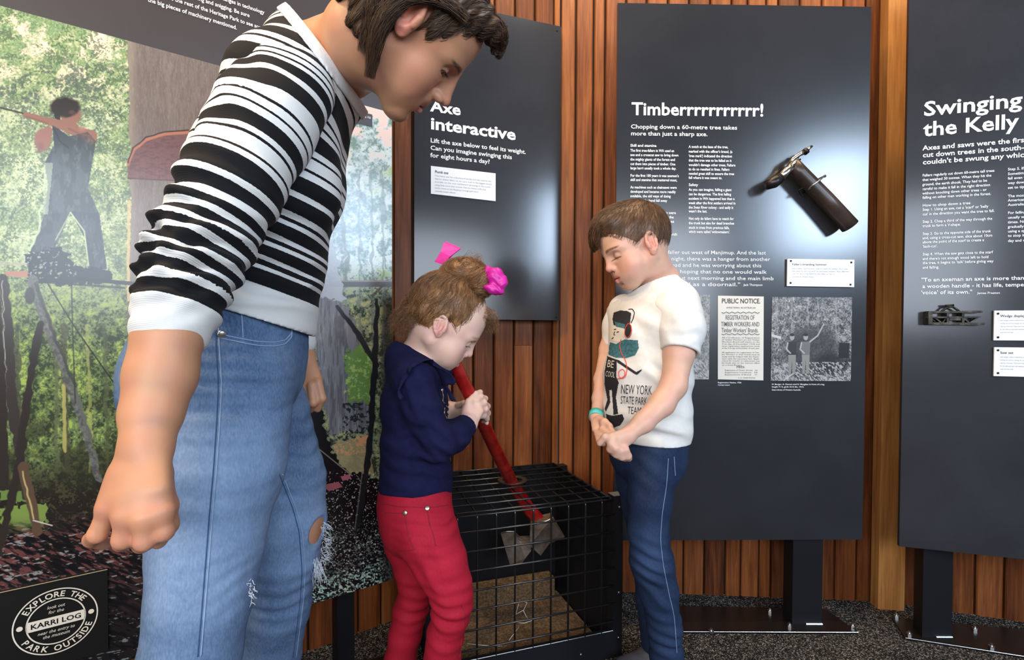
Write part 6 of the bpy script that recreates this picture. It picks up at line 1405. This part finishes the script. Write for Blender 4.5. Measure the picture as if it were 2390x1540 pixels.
for l, z, s_ in ((-.018, .43, 1), (-.018, .185, 1), (-.018, .055, 1), (.10, .03, 1), (.21, .03, 1), (.32, .03, 1)): MB().disc(cp(l, -.0005, z), -EB, .0035, .003, 10, 1).build('bolt', SBOLT, cg, True)
MB().box(cp(-.031, -.001, .4625), EL*.031, EB*.031, UZ*.0015).build('post_cap', nmat('worn_cap', (.45, .44, .42), .4, .7), cg)
RG = nmat('dull_ring', (.060, .050, .042), .4, .6); n = 36; mb = MB(); V = []
Rc = P(1196, 1131, 1.478); Rc[2] = CH+.009
for i in range(n):
    a = 2*math.pi*i/n
    for r, z in ((.030, 0), (.046, 0), (.046, .004), (.030, .004)): V.append(Rc+np.array([r*math.cos(a), r*math.sin(a)*.95, z]))
mb.add(V, [(4*i+j, 4*((i+1) % n)+j, 4*((i+1) % n)+(j+1) % 4, 4*i+(j+1) % 4) for i in range(n) for j in range(4)]); mb.build('guide_ring', RG, cg, True)
# bent white ties lying in the cage
tw = empty('white_ties', tuple(cp(.25, .09, .012))); tag(tw, 'thin bent white plastic ties on the sandy cage floor', 'debris')
TW = nmat('white_plastic', (.75, .73, .70), .5)
def fp(x, y, z=.02): d = ray(x, y); t = (EYE-z)/-d[2]; return np.array([0, 0, EYE])+d*t
for path in ([(1203, 1436, .03), (1212, 1404, .07), (1230, 1406, .07), (1222, 1424, .04), (1228, 1440, .02)], [(1196, 1438, .02), (1221, 1424, .05), (1232, 1444, .015)], [(1196, 1452, .014), (1224, 1454, .016), (1247, 1446, .014)], [(1090, 1502, .014), (1130, 1506, .015), (1172, 1508, .014)], [(1188, 1494, .014), (1212, 1462, .015)]):
    MB().tube([fp(*q) for q in path], .0011, 6).build('tie', TW, tw, True)
# ---------------------------------------------------------------- axe
ax_ = empty('axe', tuple(P(1196, 1132, 1.478))); tag(ax_, 'felling axe with red handle standing through the cage ring', 'axe')
RED = nmat('red_paint', (.42, .010, .008), .30, coat=.3); g = NT(RED); tc = g.n('ShaderNodeTexCoord'); n1 = g.n('ShaderNodeTexNoise', {'Vector': (tc, 'Object'), 'Scale': 45.0, 'Detail': 7.0})
g.link(g.ramp(n1, [(.25, (.16, .004, .004)), (.55, (.32, .008, .007)), (.74, (.38, .02, .015)), (.80, (.55, .22, .15))]), 'Base Color')
hpts = [P(1060, 846, 1.075), P(1074, 876, 1.085), P(1110, 950, 1.120), P(1152, 1040, 1.29), P(1196, 1128, 1.462), P(1228, 1178, 1.500), P(1262, 1222, 1.515)]
hr = [(.0165, .0125), (.0175, .0125), (.0185, .0130), (.0200, .0135), (.0215, .0140), (.0235, .0145), (.026, .0150)]
hx = chain(hpts, [(a*.92, b*.95) for a, b in hr], v=(.1, 1, .5), k=.0004)
body_obj('handle', Body(hx), .0035, RED, ax_, 1)
HD = noise_mat('old_steel', [(.10, .07, .05), (.20, .15, .115), (.28, .235, .20)], 30, .45, bump=.5, detail=8, metal=.55, dist=.0015)
def head_poly(px, Y0, th, name):
    v = [P(x, y, Y0+dy) for x, y, dy in px]; mb = MB(); nv = np.array([.05, 1, .1]); nv = unit(nv); n = len(v); c = sum(v)/n
    V = [p-nv*th*k+(c-p)*0 for p, k in zip(v, ths)]+[p+nv*th*k for p, k in zip(v, ths)]
    mb.add(V, [tuple(range(n)), tuple(range(n, 2*n))[::-1]]+[(i, n+i, n+(i+1) % n, (i+1) % n) for i in range(n)]); return mb.build(name, HD, ax_)
ths = [1, 1, .12, .12, .5, 1]; head_poly([(1238, 1216, 0), (1286, 1204, 0), (1318, 1252, .01), (1282, 1268, .01), (1262, 1292, .005), (1236, 1264, 0)], 1.50, .022, 'axe_bit')
ths = [.12, .12, .6, 1, 1, .8, .12, .12]; head_poly([(1169, 1244, -.02), (1201, 1240, -.02), (1212, 1256, -.01), (1238, 1258, 0), (1240, 1276, 0), (1226, 1296, -.01), (1218, 1314, -.02), (1190, 1316, -.02)], 1.495, .022, 'axe_bit')
EDG = nmat('bright_edge', (.6, .57, .52), .3, .9)
MB().tube([P(1169, 1243, 1.472), P(1185, 1240, 1.472), P(1201, 1240, 1.472), P(1203, 1250, 1.474), P(1214, 1258, 1.476), P(1230, 1263, 1.48)], .0014, 6).build('ground_edge', EDG, ax_, True)
MB().tube([P(1258, 1217, 1.478), P(1275, 1216, 1.478), P(1292, 1208, 1.478)], .0022, 6).build('wedge_edge', EDG, ax_, True)
# ---------------------------------------------------------------- branding hammer on the Timber panel
hm = empty('branding_hammer', tuple(TIMB.at(1890, 430, .03))); tag(hm, "faller's branding hammer with thick dark handle mounted on the Timberrrr panel", 'hammer')
t_ = lambda x, y, o: TIMB.at(x, y, o)
DW = noise_mat('dark_handle_wood', [(.022, .013, .010), (.045, .027, .020), (.085, .052, .040)], 9, .34, (1, 1, 1), .05)
IRON = nmat('bright_iron', (.55, .50, .42), .22, 1); DIR = noise_mat('dark_iron', [(.015, .012, .012), (.05, .04, .04)], 60, .35, bump=.3, metal=.7)
mb = MB().tube([t_(1846, 380, .034), t_(1866, 402, .034), t_(1928, 466, .036), t_(1984, 528, .038)], [.0205, .0215, .023, .0245], 32); mb.build('handle', DW, hm, True)
mb = MB().tube([t_(1852, 384, .040), t_(1834, 402, .040), t_(1818, 419, .040)], [.013, .0125, .013], 20); mb.build('socket', IRON, hm, True)
MB().tube([t_(1822, 414, .04), t_(1806, 425, .04), t_(1789, 433, .04)], [.015, .018, .013], 14).build('brand_face', DIR, hm, True)
MB().tube([t_(1851, 385, .04), t_(1847, 381, .04)], [.0155, .0155], 18).build('collar', IRON, hm, True)
MB().tube([t_(1844, 382, .04), t_(1852, 370, .042), t_(1866, 360, .042), t_(1879, 354, .042)], [.007, .0062, .0062, .0075], 14).build('neck', IRON, hm, True)
MB().tube([t_(1877, 356, .042), t_(1883, 351, .042)], [.0095, .0095], 14).build('collar', DIR, hm, True)
MB().tube([t_(1881, 352, .042), t_(1888, 346, .042), t_(1895, 341, .042)], [.0055, .0045, .0035], 12).build('spike', IRON, hm, True)
MB().tube([t_(1872, 355, .034), t_(1858, 374, .034), t_(1868, 372, .034)], .003, 8).build('stay', DIR, hm, True)
BR = nmat('clip_steel', (.40, .40, .42), .3, .9)
MB().tube([t_(1885, 452, .004), t_(1878, 436, .004), t_(1864, 444, .004), t_(1874, 458, .004)], .0016, 6).build('clip', BLK, hm)
MB().tube([t_(1885, 452, .004), t_(1884, 446, .03), t_(1894, 434, .060), t_(1912, 422, .060), t_(1922, 412, .03), t_(1926, 410, .004)], .0024, 8).build('clip', BR, hm, True)
for q in ((1876, 446), (1925, 411)): MB().disc(t_(*q, 0), TIMB.n, .004, .003, 10, 1).build('clip_screw', BLK, hm)
# ---------------------------------------------------------------- iron jointer on the right-hand panel
jt = empty('saw_jointer', tuple(SWNG.at(2222, 742, .01))); tag(jt, 'small cast iron saw jointing tool fixed to the right-hand panel', 'tool')
CI = noise_mat('cast_iron', [(.010, .009, .007), (.035, .030, .022), (.10, .085, .060)], 60, .45, bump=.4, metal=.7)
q_ = lambda x, y, o: SWNG.at(x, y, o)
def bar(a, b, h, o0, o1, name='bar'):
    A, B_ = q_(*a, o0), q_(*b, o0); e = B_-A; u = np.cross(SWNG.n, unit(e)); MB().box(A-u*h/2, e, u*h, SWNG.n*(o1-o0)).build(name, CI, jt)
bar((2158, 729), (2281, 728), .006, .002, .026, 'top_bar'); bar((2156, 741), (2281, 740), .0045, .008, .024, 'middle_bar'); bar((2157, 755), (2285, 756), .007, .002, .026, 'bottom_bar')
bar((2160, 728), (2160, 757), .010, .002, .028, 'end_block'); bar((2203, 728), (2203, 756), .006, .004, .024, 'upright'); bar((2238, 728), (2238, 756), .006, .004, .024, 'upright')
for a, b in (((2176, 742), (2192, 754)), ((2192, 754), (2203, 742)), ((2242, 742), (2256, 754)), ((2256, 754), (2274, 742))): bar(a, b, .0035, .006, .020, 'lattice')
bar((2208, 744), (2234, 744), .010, .004, .022, 'clamp_block')
MB().tube([q_(2194, 729, .014), q_(2204, 722, .016), q_(2212, 716, .018), q_(2224, 716, .018), q_(2233, 722, .016), q_(2242, 729, .014)], .0032, 10).build('arched_handle', CI, jt, True)
MB().tube([q_(2207, 713, .018), q_(2226, 712, .018)], .0030, 10).build('wing_screw', CI, jt, True)
woman(); girl(); boy()
